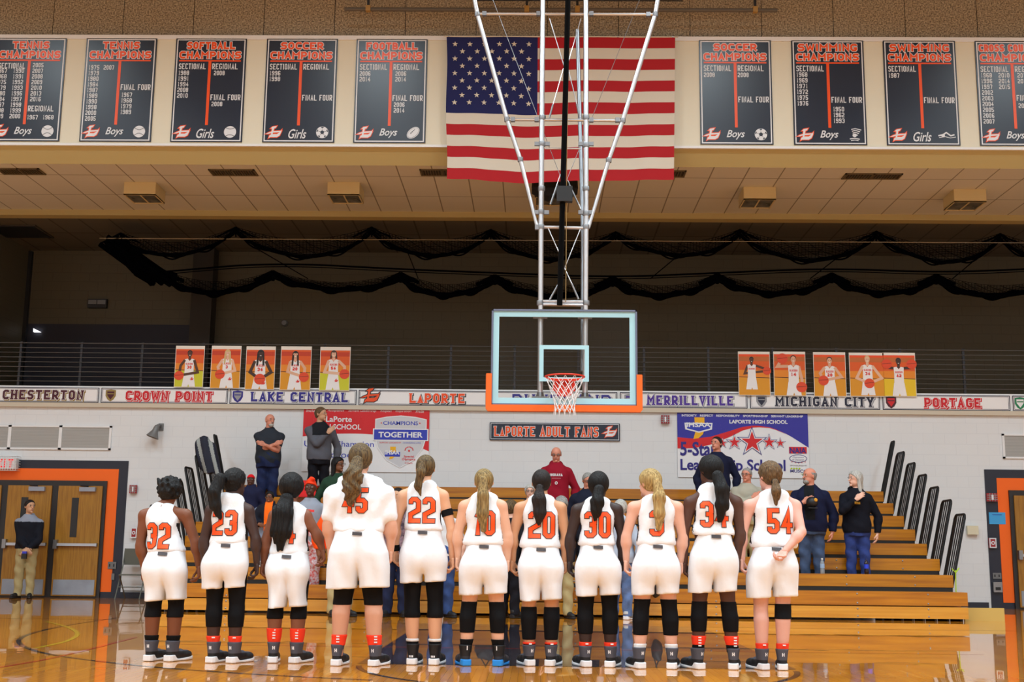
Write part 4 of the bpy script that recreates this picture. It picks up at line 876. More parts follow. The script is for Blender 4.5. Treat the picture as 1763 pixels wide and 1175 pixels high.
k = MB(); k.box((.03, -.08, .03), (w-.03, .1, h-.03), M_white); k.build('housing', ex); f = Flat(); f.word('EXIT', w*.1, h*.2, h*.6, mat('exit_red', (230, 40, 50), .5, emit=.5), 1, width=w*.8, sw=.03); f.build('lettering', (0, -.083, 0), ex)
k = MB()
for i in range(13): u = w*i/12; k.tube([(u, .1, 0), (u, -.12, 0), (u, -.12, h), (u, .1, h)], .005, M_white, 5)
for i in range(7): v = h*i/6; k.tube([(0, .1, v), (0, -.12, v), (w, -.12, v), (w, .1, v)], .005, M_white, 5)
k.build('wire_cage', ex)
# ================================================================ BLEACHERS
XL, XR = -5.75, 6.40; Yk = lambda k: 18.4+.59*k; Zk = lambda k: .42+.241*k
M_bw = mat('bleacher_wood', (200, 128, 12), .38, rgb2=(168, 98, 5), vscale=2.2, stretch=(.35, 6, 9), coat=.3)
M_bw2 = mat('bleacher_wood_pale', (222, 158, 48), .25, rgb2=(202, 132, 22), vscale=2, stretch=(.3, 6, 9), coat=.7)
bl_ = thing('bleacher', (0, 18.4, 0), 'varnished wooden pull-out bleacher filling the middle of the back wall', 'bleachers')
M_under = mat('bleacher_steel', (30, 26, 24), .6)
def board(y0, y1, z0, z1, m, bolts, seed):
    k = MB(); k.box((XL, y0-18.4, z0), (XR, y1-18.4, z1), m); n = 0
    if bolts:
        for x in np.arange(XL+.13, XR, 1.04):
            for zz in (z0+.03, z1-.035): k.lathe([(.013, 0), (.012, .004), (.006, .007)], M_steel, 8, (x, y0-18.4, zz), (0, -1, 0))
    return k.build('seat_board', bl_)
board(18.4, 18.44, .035, .205, M_bw2, True, 0); board(18.4, 18.68, .222, .42, M_bw, True, 1)
for k_ in range(1, 8):
    board(Yk(k_), Yk(k_)+.27, Zk(k_)-.185, Zk(k_), M_bw, k_ < 3, k_)
    k = MB(); k.box((XL+.01, Yk(k_)-18.4+.006, Zk(k_-1)-.2), (XR-.01, Yk(k_)-18.4+.03, Zk(k_)-.18), M_under); k.build('riser_plate', bl_)
for k_ in range(0, 8):
    k = MB(); k.box((XL+.01, Yk(k_)+.27-18.4, Zk(k_)-.23), (XR-.01, min(Yk(k_)+.6, YW-.01)-18.4, Zk(k_)-.19), M_bw); k.build('foot_deck', bl_)
    k = MB()
    for x in (XL+.05, XR-.09, -2, 2): k.box((x, Yk(k_)+.1-18.4, 0), (x+.04, min(Yk(k_)+.55, YW-.01)-18.4, Zk(k_)-.23), M_under)
    k.build('support', bl_)
def guard_rail(k_, sgn, nb=5, h=1.12, dep=.46):
    zb = Zk(k_)-.19; x0 = (XR-.02) if sgn > 0 else (XL+.02); y0 = Yk(k_)+.06-18.4; lean = .26*sgn
    P = lambda u, v: (x0+lean*v/h+.02*sgn, y0+dep*u, zb+v); r = .06
    k = MB(); loop = [P(0, 0), P(0, h-r), P(.06, h-.015), P(.13, h), P(.87, h), P(.94, h-.015), P(1, h-r), P(1, 0)]
    k.tube(loop, .018, mat('rail_black', (8, 8, 10), .5, spec=.3), 8); o = k.build('guard_rail', bl_, smooth=True)
    b = MB()
    for i in range(1, nb): u = i/nb; b.tube([P(u, .02), P(u, h-.01)], .0105, MATS['rail_black'], 6)
    b.build('rail_bars', o)
RAILS = []
for k_ in range(1, 8):
    guard_rail(k_, 1, 5 if k_ < 7 else 3, 1.12, .46 if k_ < 7 else .2)
for k_ in range(1, 8): guard_rail(k_, -1, 5 if k_ < 7 else 3, 1.12, .46 if k_ < 7 else .2)
k = MB(); k.box((XR+.03, -.25, 0), (XR+.62, -.2, .19), mat('plywood', (206, 172, 92), .5)); o = k.build('loose_board'); o.location = (0, 18.9, 0); tag(o, 'pale low plywood board standing on the floor past the right bleacher end', 'board')
k = MB(); q = Yk(1)-.02; k.tube([(XR+.03, q, .56), (XR+.035, q-.01, .74), (XR+.02, q-.02, .42), (XR+.05, q-.02, .30)], .008, mat('lime_ribbon', (170, 200, 40), .6), 6); k.tube([(XR-.02, q, .76), (XR+.03, q-.02, .70), (XR+.09, q, .77), (XR+.03, q, .69)], .010, MATS['lime_ribbon'], 6); tag(k.build('ribbon'), 'thin lime ribbon tied at the lowest right guard rail', 'ribbon')
# bottles on the second seat row
def bottle(px, cola, lab):
    p = at(px, 985, Yk(1)+.10); t = thing('drink_bottle', (p.x, Yk(1)+.10, Zk(1)), lab, 'bottle')
    m = mat('cola_dark', (34, 16, 14), .15) if cola else mat('clear_plastic', (196, 206, 214), .1, trans=.6)
    k = MB(); k.lathe([(.028, 0), (.034, .01), (.034, .06), (.031, .08), (.034, .10), (.034, .15), (.026, .185), (.013, .205), (.013, .215)], m, 16); k.build('body', t, smooth=True)
    k = MB(); k.lathe([(.035, .085), (.0352, .15)], mat('label_blue', (40, 70, 220), .4) if cola else mat('label_pale', (150, 176, 208), .4), 16); k.build('label', t, smooth=True)
    k = MB(); k.lathe([(.016, .212), (.016, .235)], mat('cap_blue', (30, 40, 90), .5) if cola else M_white, 12); k.build('cap', t)
bottle(1416, 0, 'clear water bottle on the bleacher by the man in navy jacket'); bottle(1492, 1, 'dark cola bottle with blue label on the bleacher by the grey haired woman')
# folding chair left of the bleachers
p = at(229, 1000, 22.8); fc = thing('folding_chair', (p.x, 22.8, 0), 'grey folding chair standing against the wall behind the first player', 'chair')
mg = mat('chair_gray', (98, 100, 92), .5, metal=.3); k = MB(); k.box((-.22, .10, .62), (.22, .125, .92), mg); k.build('backrest', fc); k = MB(); k.box((-.2, -.22, .43), (.2, .16, .45), mg); k.build('seat', fc)
for s in (-1, 1):
    k = MB(); k.tube([(s*.225, .14, .92), (s*.225, .06, .60), (s*.225, -.28, 0)], .012, mg, 8); k.build('leg', fc, smooth=True)
    k = MB(); k.tube([(s*.205, -.16, .44), (s*.205, .24, 0)], .012, mg, 8); k.build('leg', fc, smooth=True)
k = MB(); k.tube([(-.225, -.15, .22), (.225, -.15, .22)], .010, mg, 8); k.tube([(-.205, .12, .14), (.205, .12, .14)], .010, mg, 8); k.build('stretcher', fc)
# ================================================================ PEOPLE
def rot(yaw, pitch=0, roll=0):
    c, s = math.cos(yaw), math.sin(yaw); cp, sp = math.cos(pitch), math.sin(pitch); cr, sr = math.cos(roll), math.sin(roll)
    return np.array([[c, -s, 0], [s, c, 0], [0, 0, 1]])@np.array([[1, 0, 0], [0, cp, -sp], [0, sp, cp]])@np.array([[cr, 0, sr], [0, 1, 0], [-sr, 0, cr]])
def ik(s, w, l1, l2, pole):
    s, w, pole = np.array(s, float), np.array(w, float), np.array(pole, float); d = w-s; L = np.linalg.norm(d)
    if L >= (l1+l2)*.995: return s+d*(l1/(l1+l2))
    u = d/L; a = (l1*l1-l2*l2+L*L)/(2*L); h = math.sqrt(max(0, l1*l1-a*a)); p = pole-u*(pole@u); return s+u*a+p/np.linalg.norm(p)*h
def skin_mat(n, c): return mat('skin_'+n, c, .5, spec=.35, bump=.05, bscale=90)
M_eye = mat('eye_white', (226, 222, 216), .3); M_iris = mat('eye_dark', (30, 22, 20), .3)
def hand_mesh(w, d, n, t, s, curl, grip=0.):
    w, d, n, t = [np.array(v, float) for v in (w, d, n, t)]; d /= np.linalg.norm(d); n = n-d*(n@d); n /= np.linalg.norm(n); t = t-d*(t@d)-n*(t@n); t /= np.linalg.norm(t)
    C = []; k = s
    for j, (o, L) in enumerate(((.031, .084), (.0105, .088), (-.0105, .084), (-.030, .077))):
        b = w+d*.012*k+t*o*.75*k; kn = w+d*L*k+t*o*k; C.append((b, kn, .0145*k, .0115*k))
        a = curl*.75+.08*j; p = kn; dd = d
        for q, l in enumerate(((.040, .026, .019), (.044, .029, .020), (.041, .027, .020), (.032, .020, .017))[j]):
            dd = d*math.cos(a)+n*math.sin(a); e = p+dd*l*k; C.append((p, e, (.0098, .0088, .0078)[q]*k, (.0088, .0078, .0068)[q]*k)); p = e; a += curl*.85
    T = [w+d*.02*k+t*.018*k, w+d*.050*k+t*.047*k+n*.012*k, w+d*.078*k+t*.052*k+n*(.02+.02*curl)*k, w+d*.098*k+t*(.046-.02*curl)*k+n*(.026+.03*curl)*k]
    for q in range(3): C.append((T[q], T[q+1], (.0155, .0112, .0098)[q]*k, (.0112, .0098, .0082)[q]*k))
    C.append((w-d*.03*k, w+d*.03*k, .022*k, .020*k))
    def f(P):
        D = None
        for i, c in enumerate(C):
            v = cap(P, *c); D = v if D is None else smin(D, v, .007*k if i else 0)
        return smin(D, ell((P-(w+d*.055*k))@np.stack([t, n, d], 1), (0, 0, 0), (.036*k, .013*k, .045*k)), .008*k)
    pts = np.array([c[i] for c in C for i in (0, 1)])
    return sdf_mesh(f, pts.min(0)-.026*k, pts.max(0)+.026*k, .0055*k)
class Fig:
    """joint set of one person, local metres, feet on z = 0; fwd is +1 facing away, -1 facing the camera"""
    def head_f(s, P, face=True):
        h = s.HH; q = (P-s.hc)@s.RH
        d = ell(q, (0, .03*h, .10*h), (.345*h, .425*h, .40*h)); d = smin(d, ell(q, (0, -.10*h, -.22*h), (.255*h, .29*h, .27*h)), .06*h)
        for e in (-1, 1): d = smin(d, ell(q, (e*.345*h, .03*h, -.03*h), (.035*h, .075*h, .13*h)), .02*h)
        if face:
            for e in (-1, 1): d = -smin(-d, ell(q, (e*.155*h, -.43*h, .03*h), (.085*h, .07*h, .055*h)), .03*h)
            d = smin(d, cap(q, (0, -.36*h, .03*h), (0, -.47*h, -.11*h), .035*h, .055*h), .03*h)
            d = smin(d, ell(q, (0, -.385*h, -.235*h), (.11*h, .045*h, .04*h)), .015*h)
            d = smin(d, ell(q, (0, -.36*h, -.42*h), (.10*h, .07*h, .07*h)), .04*h)
        return d
    def legs_f(s, P, g=0., side=None):
        d = None
        for i in ((0, 1) if side is None else (side,)):
            hp, kn, an = s.hip[i], s.kn[i], s.an[i]; c = s.calf
            v = smin(cap(P, hp, kn, s.rth+g, s.rkn+g), cap(P, kn, an, s.rkn+g, s.ran+g), .02)
            m = kn+(an-kn)*.32; v = smin(v, cap(P, m+np.array([0, -s.fwd*.016, .05]), m+np.array([0, -s.fwd*.010, -.09]), c+g, c*.72+g), .04)
            d = v if d is None else np.minimum(d, v)
        return d
    def arms_f(s, P, g=0., part=1., side=None):
        d = None
        for i in ((0, 1) if side is None else (side,)):
            sh, el, wr = s.sh[i], s.el[i], s.wr[i]
            if part >= 1: v = smin(cap(P, sh, el, s.rsh+g, s.rel+g), cap(P, el, wr, s.rel*1.05+g, s.rwr+g), .015); v = smin(v, ell(P, el+(wr-el)*.25, (s.rel*1.12+g,)*3), .03)
            else: v = cap(P, sh, sh+(el-sh)*part, s.rsh+g, s.rsh*.2+s.rel*.8+g)
            d = v if d is None else np.minimum(d, v)
        return d
    def body_f(s, P):
        d = loft(P, s.rows); d = smin(d, cap(P, s.nb-np.array([0, 0, .05]), s.hc+np.array([0, 0, -.28*s.HH])+s.RH@np.array([0, .06*s.HH, 0]), s.rnk*1.12, s.rnk), .03)
        for q in s.sh: d = smin(d, cap(P, s.nb+np.array([0, 0, -.035]), q, .045, s.rsh*.9), .03)
        d = smin(d, s.arms_f(P), .035); d = smin(d, s.legs_f(P), .03); d = smin(d, s.head_f(P), .015)
        for i in (0, 1): d = smin(d, cap(P, s.an[i], s.an[i]+np.array([math.sin(s.toe[i])*.09, s.fwd*math.cos(s.toe[i])*.09, -.035]), s.ran*.8, .022), .01)
        return d
    def bounds(s):
        A = np.array([*s.sh, *s.el, *s.wr, *s.kn, *s.an, s.hc]); lo = A.min(0)-.16; hi = A.max(0)+.2; lo[2] = -.02; lo[1] = min(lo[1], -.24); hi[1] = max(hi[1], .24)
        for r in s.rows: lo[0] = min(lo[0], r[3]-r[1]-.05); hi[0] = max(hi[0], r[3]+r[1]+.05)
        return lo, hi
    def make_body(s, root, skin, h, hands, eyes=True, lips=None, brow=None, headh=None):
        J = Join(); lo, hi = s.bounds(); zc = s.hc[2]-.62*s.HH
        if headh:
            J.add(*sdf_mesh(lambda P: np.maximum(s.body_f(P), P[:, 2]-zc), lo, hi, h), skin)
            hl, hh_ = s.hc-.64*s.HH, s.hc+.62*s.HH; hl[2] = zc-.03
            J.add(*sdf_mesh(lambda P: np.maximum(s.body_f(P), zc-.015-P[:, 2]), hl, hh_, headh), skin)
        else: J.add(*sdf_mesh(s.body_f, lo, hi, h), skin)
        for hd in hands: J.add(*hand_mesh(*hd), skin)
        if eyes:
            h_ = s.HH
            for e in (-1, 1):
                for c, r, m in (((e*.155, -.375, .035), (.062, .03, .034), M_eye), ((e*.155, -.398, .035), (.030, .014, .030), M_iris), ((e*.155, -.405, .105), (.085, .02, .018), brow or M_iris)):
                    b = MB(); b.lathe([(.02, -1)]+[(math.cos(a), math.sin(a)) for a in np.linspace(-1.3, 1.3, 6)]+[(.02, 1)], m, 10)
                    V = (np.array(b.V)*np.array(r)*h_+np.array(c)*h_)@s.RH.T+s.hc; J.add(V, b.F, m)
            b = MB(); b.lathe([(.02, -1)]+[(math.cos(a), math.sin(a)) for a in np.linspace(-1.3, 1.3, 6)]+[(.02, 1)], skin, 10); ml = lips or mat('lip', (150, 84, 76), .5)
            V = (np.array(b.V)*np.array((.10, .03, .016))*h_+np.array((0, -.412, -.235))*h_)@s.RH.T+s.hc; J.add(V, b.F, ml)
        return J.build('body', root)
def cloth(name, root, f, lo, hi, h, m, extra=None):
    V, F = sdf_mesh(f, lo, hi, h); J = Join(); J.add(V, F, m)
    if extra: extra(J, V, F)
    return J.build(name, root)
M_jersey = mat('jersey_white', (236, 239, 245), .75, bump=.35, bscale=26, spec=.2); M_shorts = mat('shorts_white', (236, 239, 245), .75, bump=.3, bscale=14, spec=.2)
M_num = mat('number_orange', (255, 82, 8), .6); M_nout = mat('number_edge', (40, 30, 40), .6); M_side = mat('side_black', (20, 20, 26), .7)
M_sleeve = mat('sleeve_black', (9, 9, 13), .8, bump=.1, bscale=80, spec=.2); M_redsock = mat('sock_orange', (248, 58, 22), .8); M_wsock = mat('sock_white', (230, 230, 232), .85); M_bsock = mat('sock_black', (9, 9, 12), .85, spec=.2)
M_shb = mat('shoe_black', (14, 15, 20), .6, bump=.1, bscale=70); M_shg = mat('shoe_gray', (74, 76, 88), .65, bump=.15, bscale=90); M_shw = mat('shoe_white', (236, 236, 240), .4); M_shblue = mat('shoe_blue', (34, 140, 226), .35); M_shk = mat('shoe_dark', (34, 40, 50), .5)
SHOE = {}
def shoe(root, style, loc, ang, fwd, name='shoe'):
    """high-top pointing ang from the facing direction; sole and mark are sub-parts"""
    if style not in SHOE:
        top = {'low': .085, 'spec': .08}.get(style, .172)
        def up(P):
            d = ell(P, (0, .155, .045), (.044, .085, .040)); d = smin(d, cap(P, (0, .03, .045), (0, .09, .06), .040, .040), .03)
            d = smin(d, loft(P, [(.02, .036, .048, 0, .0), (.07, .040, .056, 0, .008), (.12, .046, .058, 0, .006), (top, .055, .064, 0, .006)]), .02)
            return np.maximum(d, .018-P[:, 2])
        def so(P):
            w = np.interp(P[:, 1], [-.06, -.03, .05, .14, .2, .245], [.034, .045, .040, .050, .042, .02]); t = np.interp(P[:, 1], [-.06, .0, .035, .07, .16, .24], [.052, .056, .022, .020, .026, .034])
            d = np.maximum(np.abs(P[:, 0])-w, np.maximum(P[:, 2]-t, .002-P[:, 2])); return np.maximum(d, np.abs(P[:, 1]-.092)-.15)
        V, F = sdf_mesh(up, (-.07, -.08, 0), (.07, .27, top+.02), .006); zc = V[F].mean(1)[:, 2]
        ca, cb, cs = {'court': (M_shb, M_shg, M_shw), 'white': (M_shb, M_shb, M_shw), 'blue': (M_shk, M_shb, M_shblue), 'low': (M_shb, M_shb, M_shb), 'spec': (mat('shoe_tan', (150, 146, 140), .6), mat('shoe_tan2', (196, 196, 196), .6), M_shw)}[style]
        o1 = link_mesh(name, V, F, [ca, cb], (zc > .080).astype(int), None, smooth=True)
        V2, F2 = sdf_mesh(so, (-.07, -.08, -.01), (.07, .27, .08), .006); o2 = link_mesh('sole', V2, F2, [cs], None, None, smooth=True)
        bv = bvh_of(V, F); o3 = None
        if style in ('court', 'white', 'blue'):
            q = []
            if style == 'court':
                for e in (-1, 1): q += [[(e*.007-.004+.006, .112), (e*.007+.003+.006, .112), (e*.007+.003+.006, .140), (e*.007-.004+.006, .140)]]
                q += [[(-.004, .122), (.016, .122), (.016, .129), (-.004, .129)]]
            elif style == 'white': q = [[(-.018+.013*k, .062), (-.009+.013*k, .062), (-.009+.013*k, .078), (-.018+.013*k, .078)] for k in range(3)]
            else: q = [[(-.004, .13), (.004, .13), (.004, .165), (-.004, .165)]]
            V3, F3 = wrap(q, bv, .002); o3 = link_mesh('shoe_mark', V3, F3, [M_shw])
        SHOE[style] = (o1, o2, o3)
        first = True
    else: first = False
    o1, o2, o3 = SHOE[style]
    if not first:
        n1 = o1.copy(); COL.objects.link(n1); n2 = o2.copy(); COL.objects.link(n2); n3 = None
        if o3: n3 = o3.copy(); COL.objects.link(n3)
    else: n1, n2, n3 = o1, o2, o3
    n2.parent = n1
    if n3: n3.parent = n1
    n1.parent = root; n1.location = loc; n1.rotation_euler = (0, 0, (-ang if fwd > 0 else math.pi+ang))
    return n1
def hair_mat(n, c, c2): return mat('hair_'+n, c, .58, spec=.3, rgb2=c2, vscale=11, stretch=(10, 10, .6), bump=.9, bscale=13)
H_black = hair_mat('black', (16, 13, 15), (5, 5, 6)); H_dk = hair_mat('darkbrown', (40, 30, 28), (20, 16, 16)); H_br = hair_mat('brown', (118, 96, 62), (60, 47, 34)); H_bl = hair_mat('blond', (196, 166, 108), (132, 106, 62)); H_db = hair_mat('darkblond', (168, 140, 88), (96, 78, 48)); H_gr = hair_mat('gray', (168, 166, 162), (120, 116, 112)); H_wh = hair_mat('whitegray', (206, 204, 198), (160, 156, 150)); H_lb = hair_mat('lightbrown', (120, 92, 60), (70, 54, 38))
def hair_cap_f(fig, grow=.035, low=-.34, face=.10, lump=0., lf=60):
    def f(P):
        h = fig.HH; q = (P-fig.hc)@fig.RH; d = ell(q, (0, .04*h, .09*h), ((.345+grow)*h, (.43+grow)*h, (.41+grow)*h))
        d = smin(d, ell(q, (0, .16*h, -.14*h), (.27*h, .25*h, .22*h)), .06*h)
        d = np.maximum(d, -(q[:, 1]+.75*q[:, 2]+face*h)*.8); d = np.maximum(d, (low*h-q[:, 2]))
        if lump: d = d+lump*np.sin(q[:, 0]*lf)*np.sin(q[:, 1]*lf+1)*np.sin(q[:, 2]*lf+2)
        return d
    return f
def tail_f(pts, rad, flat=1., amp=.004, fq=120, tw=14):
    pts = [np.array(p, float) for p in pts]
    def f(P):
        d = None
        for a, b, ra, rb in zip(pts[:-1], pts[1:], rad[:-1], rad[1:]):
            v = cap(P, a, b, ra, rb, flat); d = v if d is None else smin(d, v, .02)
        return d+amp*np.sin(P[:, 0]*fq+3*np.sin(P[:, 2]*tw))*np.clip((pts[0][2]-P[:, 2])*12, 0, 1)
    return f
Y_P = 10.36
def player(num, tagline, skin, hd, shL, shR, jz, jw, sh_, an, hands, legs, nump, toes, style, hair, sleeves=False, headyaw=0, tilt=0, arm54=None, armband=None, nudge=0):
    """hd=(x,top y,chin y) jz=(neck y, shoulder y, hem y) jw=(arm L,R, hem L,R) sh_=(hem L,R,y,waistL,waistR) pixels of the photo at the player's own depth"""
    xc = (an[0][0]+an[1][0])/2; yb = max(an[0][1], an[1][1]); g0 = atz(xc, yb, 0); Yp = g0.y; rx = g0.x
    L = lambda x, y, dy=0.: np.array([at(x, y, Yp).x-rx, dy, at(x, y, Yp).z])
    root = thing('person', (rx, Yp, 0), tagline, 'person', 'players lined up with their backs turned')
    s = Fig(); s.fwd = 1; top = L(hd[0], hd[1]); chin = L(hd[0], hd[2]); s.HH = (top-chin)[2]; s.hc = (top+chin)/2+np.array([0, .03, 0]); s.RH = rot(math.pi+headyaw, 0, tilt)
    H = top[2]; s.H = H
    nk = L((jw[0]+jw[1])/2, jz[0]); s.nb = nk+np.array([0, -.01, 0]); s.rnk = .050 if not sleeves else .058
    ra = .050 if not sleeves else .056; s.rsh = ra; s.rel = ra*.80; s.rwr = ra*.55; s.rkn = .056; s.ran = .038; s.rth = .088; s.calf = .056
    if sleeves: s.rkn = .068; s.ran = .044; s.rth = .11; s.calf = .068
    s.sh = [L(shL, jz[1])+np.array([ra, .0, 0]), L(shR, jz[1])+np.array([-ra, 0, 0])]
    hl, hr = L(*hands[0]), L(*hands[1]); s.wr = []; s.el = []; l1, l2 = .185*H, .148*H
    for i, w in enumerate((hl, hr)):
        if arm54 and i == 1:
            w = w+np.array([0, -.19, 0]); el = L(*arm54, -.10); s.el.append(el); s.wr.append(w+(el-w)/np.linalg.norm(el-w)*.06); continue
        wz = w+np.array([0, .02, .055*H/1.7]); dv = (s.sh[i]-w); wz = w+dv/np.linalg.norm(dv)*.085; wz[1] += .02
        out = -1 if i == 0 else 1; s.wr.append(wz); q_ = np.linalg.norm(wz-s.sh[i])/(l1+l2)*1.012; s.el.append(ik(s.sh[i], wz, l1*q_, l2*q_, (out*1., -.6, 0)))
    hem = L(xc, jz[2])[2]; wl, wr_ = L(jw[2], jz[2])[0], L(jw[3], jz[2])[0]; al, ar = L(jw[0], jz[1])[0], L(jw[1], jz[1])[0]; zs = s.sh[0][2]; zn = nk[2]
    cxh, whh = (wl+wr_)/2, (wr_-wl)/2; cxa, wa = (al+ar)/2, (ar-al)/2; nx = nk[0]; dd = .115 if not sleeves else .145
    tz = lambda t: hem+(zs-hem)*t
    jr = [(hem-.01, whh*1.0, dd*.97, cxh, -.01), (tz(.07), whh*1.07, dd*1.08, cxh, -.01), (tz(.16), whh*1.02, dd*.98, cxh, -.01), (tz(.4), (whh*.45+wa*.5), dd*.90, (cxh+cxa)/2, 0), (tz(.72), wa*1.0, dd*.98, cxa, 0), (tz(.92), wa*.98, dd*.92, cxa, 0), (zs+.035, wa*.95, dd*.74, cxa, 0), (zn-.012, wa*.72, .075, (cxa+nx)/2, .0), (zn+.012, .062, .06, nx, 0)]
    if sleeves: jr[4] = (tz(.92), wa*.96, dd*.95, cxa, 0)
    hipz = .5*H; sw = L(sh_[0], sh_[2])[0], L(sh_[1], sh_[2])[0]; sz = L(xc, sh_[2])[2]; swt = (L(sh_[3], jz[2])[0], L(sh_[4], jz[2])[0]) if len(sh_) > 4 else (wl, wr_)
    hx = ((sw[0]+sw[1])/2+cxh)/2; s.an = []; s.hip = []; s.kn = []; toes = tuple(t*.8 for t in toes); s.toe = toes
    for i in (0, 1):
        a = L(an[i][0], yb); a[2] = .085; s.an.append(a); o = (-1 if i == 0 else 1)
        hp = np.array([hx+o*.088, 0, hipz]); s.hip.append(hp); kz = .275*H; t = (hipz-kz)/(hipz-.085); k = hp+(a-hp)*t; k[1] = .012; k[2] = kz; k[0] += o*.008; s.kn.append(k)
    s.rows = [(hipz-.06, .15 if not sleeves else .19, .10, hx, -.02)]+[(z, max(w-.016, .03), max(d-.016, .03), cx, cy) for z, w, d, cx, cy in jr]
    sk = skin_mat(*skin); HN = []
    for i in (0, 1):
        d = s.wr[i]-s.el[i]; o = 1 if i == 0 else -1
        if arm54 and i == 1: HN.append((s.wr[i], d, (0, -.4, 1.), (0, -1, -.4), 1.0, .9)); continue
        d = d/np.linalg.norm(d)*.6+np.array([0, 0, -.6]); HN.append((s.wr[i], d, (o*.9, -.35, 0), (0.1*o, 1, 0), 1.0, .55 if (i, num) in ((0, '32'),) else .8))
    s.make_body(root, sk, .0115, HN, eyes=False)
    # jersey
    hz = hem
    def jf(P):
        d = loft(P, jr, 2.5)
        if sleeves: d = smin(d, s.arms_f(P, .024, .66), .04)
        fold = .005*np.sin(P[:, 0]*34+P[:, 2]*30+ord(num[0]))*np.clip((tz(.40)-P[:, 2])*5, 0, 1)+.003*np.sin(P[:, 2]*26+P[:, 0]*9+ord(num[-1]))+.003*np.sin(P[:, 0]*47-P[:, 2]*31)
        d = d+fold; return np.maximum(d, hz+.008*np.sin(P[:, 0]*20)-P[:, 2])
    lo = np.array([min(al, wl)-.16, -.22, hem-.04]); hi = np.array([max(ar, wr_)+.16, .22, zn+.05])
    def extra(J, V, F):
        if not sleeves:
            fc = V[F].mean(1); e1 = V[F[:, 1]]-V[F[:, 0]]; e2 = V[F[:, 3]]-V[F[:, 0]]; n = np.cross(e1, e2); n /= np.maximum(np.linalg.norm(n, axis=1), 1e-9)[:, None]
            side = (np.abs(n[:, 0]) > .94) & (fc[:, 2] < zs-.06) & (fc[:, 2] > hem+.03)
            J.mats.append(M_side); J.M = list(side.astype(int))
        bv = bvh_of(V, F); a = L(nump[0], nump[3]); b = L(nump[1], nump[2]); w, h = b[0]-a[0], b[2]-a[2]; kw = dict(width=w, sw=.034, gap=.22)
        if len(num) == 1: kw['width'] = min(w, .115)
        J.add(*wrap(word_polys(num, a[0], a[2], h, grow=.006, **kw), bv, .004), M_nout); J.add(*wrap(word_polys(num, a[0], a[2], h, **kw), bv, .0065), M_num)
        # neck and armhole trim
    cloth('jersey', root, jf, lo, hi, .010, M_jersey, extra)
    # shorts
    cl, cr_ = [], []
    mid = (sw[0]+sw[1])/2; q = (sw[1]-sw[0])/4; crz = sz+(hem-sz)*.40; gp = .012
    hw_ = (swt[1]-swt[0])/2
    for i, o in ((0, -1), (1, 1)):
        (cl if i == 0 else cr_).extend([(sz-.01, q-gp, .140, mid+o*(q+gp*.3), -.005), (sz+.06, q-gp, .142, mid+o*(q+gp*.2), -.008), (crz, q*1.0, .148, mid*.7+hx*.3+o*q*.94, -.014), (hem-.16, q*.55+hw_*.30, .146, mid*.3+hx*.7+o*(q*.5+hw_*.24), -.020), (hem-.05, hw_*.72, .122, cxh+o*hw_*.32, -.012), (hem+.03, hw_*.68, .105, cxh+o*hw_*.30, -.008)])
    if sleeves:
        for R in (cl, cr_): R[:] = [(z, w, d+.03, a, b-.01) for z, w, d, a, b in R]
    def sf(P):
        d = smin(loft(P, cl, 2.2), loft(P, cr_, 2.2), .016)
        d = d+(.005*np.sin(P[:, 0]*24+2*np.sin(P[:, 2]*7))+.003*np.sin(P[:, 0]*51+P[:, 2]*9))*np.clip((hem-.06-P[:, 2])*4, 0, 1)
        for o in (-1, 1): d = smin(d, ell(P, (hx+o*.078, -.085, hipz+.0), (.095, .075, .095)), .07)
        return np.maximum(d, sz+.01*np.sin(P[:, 0]*9+mid*5)-P[:, 2])
    lo = np.array([sw[0]-.06, -.24, sz-.05]); hi = np.array([sw[1]+.06, .24, hem+.06])
    def sx(J, V, F):
        zt = hem+.004; J.add(*wrap([[(cxh-.035, zt-.030), (cxh+.045, zt-.034), (cxh+.045, zt-.006), (cxh-.035, zt-.002)]], bvh_of(V, F), .012), mat('tag_gray', (64, 58, 62), .6))
    cloth('shorts', root, sf, lo, hi, .011, M_shorts, sx)
    # leg sleeves, socks
    for (nm, i, y0, y1, m, g) in legs:
        z1, z0 = L(xc, y0)[2], L(xc, y1)[2]
        b_lo = np.minimum(s.an[i], s.kn[i])-.16; b_hi = np.maximum(s.hip[i], s.kn[i])+.16; b_lo[2] = max(z0-.03, 0); b_hi[2] = z1+.03
        cloth(nm, root, lambda P: np.maximum(s.legs_f(P, g, i), np.maximum(z0-P[:, 2], P[:, 2]-z1)), b_lo, b_hi, .008, m)
        if m is M_redsock:
            k = MB(); 
            for e in range(int((z1-z0)/.022)+1):
                zz = z1-.012-e*.022
                if zz < .19 and e: break
                k.box((s.an[i][0]-.012+.010, s.an[i][1]-s.ran-g-.016, zz-.006), (s.an[i][0]+.012+.010, s.an[i][1]-s.ran-g+.02, zz+.004), M_wsock)
            if zz > .15 or 1: k.build('sock_stripe', root)
    for i in (0, 1): shoe(root, style, (s.an[i][0], s.an[i][1]-.005, 0), toes[i], 1)
    if armband:
        for (i, t, w_, g) in armband:
            a, b = (s.sh[i], s.el[i]) if t < 1 else (s.el[i], s.wr[i]); tt = t if t < 1 else t-1; c = a+(b-a)*tt; u = (b-a)/np.linalg.norm(b-a)
            k = MB(); r0 = (s.rsh+(s.rel-s.rsh)*tt if t < 1 else s.rel*1.05+(s.rwr-s.rel*1.05)*tt)+g; k.lathe([(r0-.004, -w_), (r0, -w_*.9), (r0, w_*.9), (r0-.004, w_)], M_sleeve, 16, c, u); k.build('arm_band' if t < 1 else 'wrist_band', root, smooth=True)
    # hair
    hm, capkw, parts = hair; hb = s.hc
    lo = s.hc-.75*s.HH; hi = s.hc+.75*s.HH
    o = cloth('hair', root, hair_cap_f(s, **capkw), lo, hi, .008, hm)
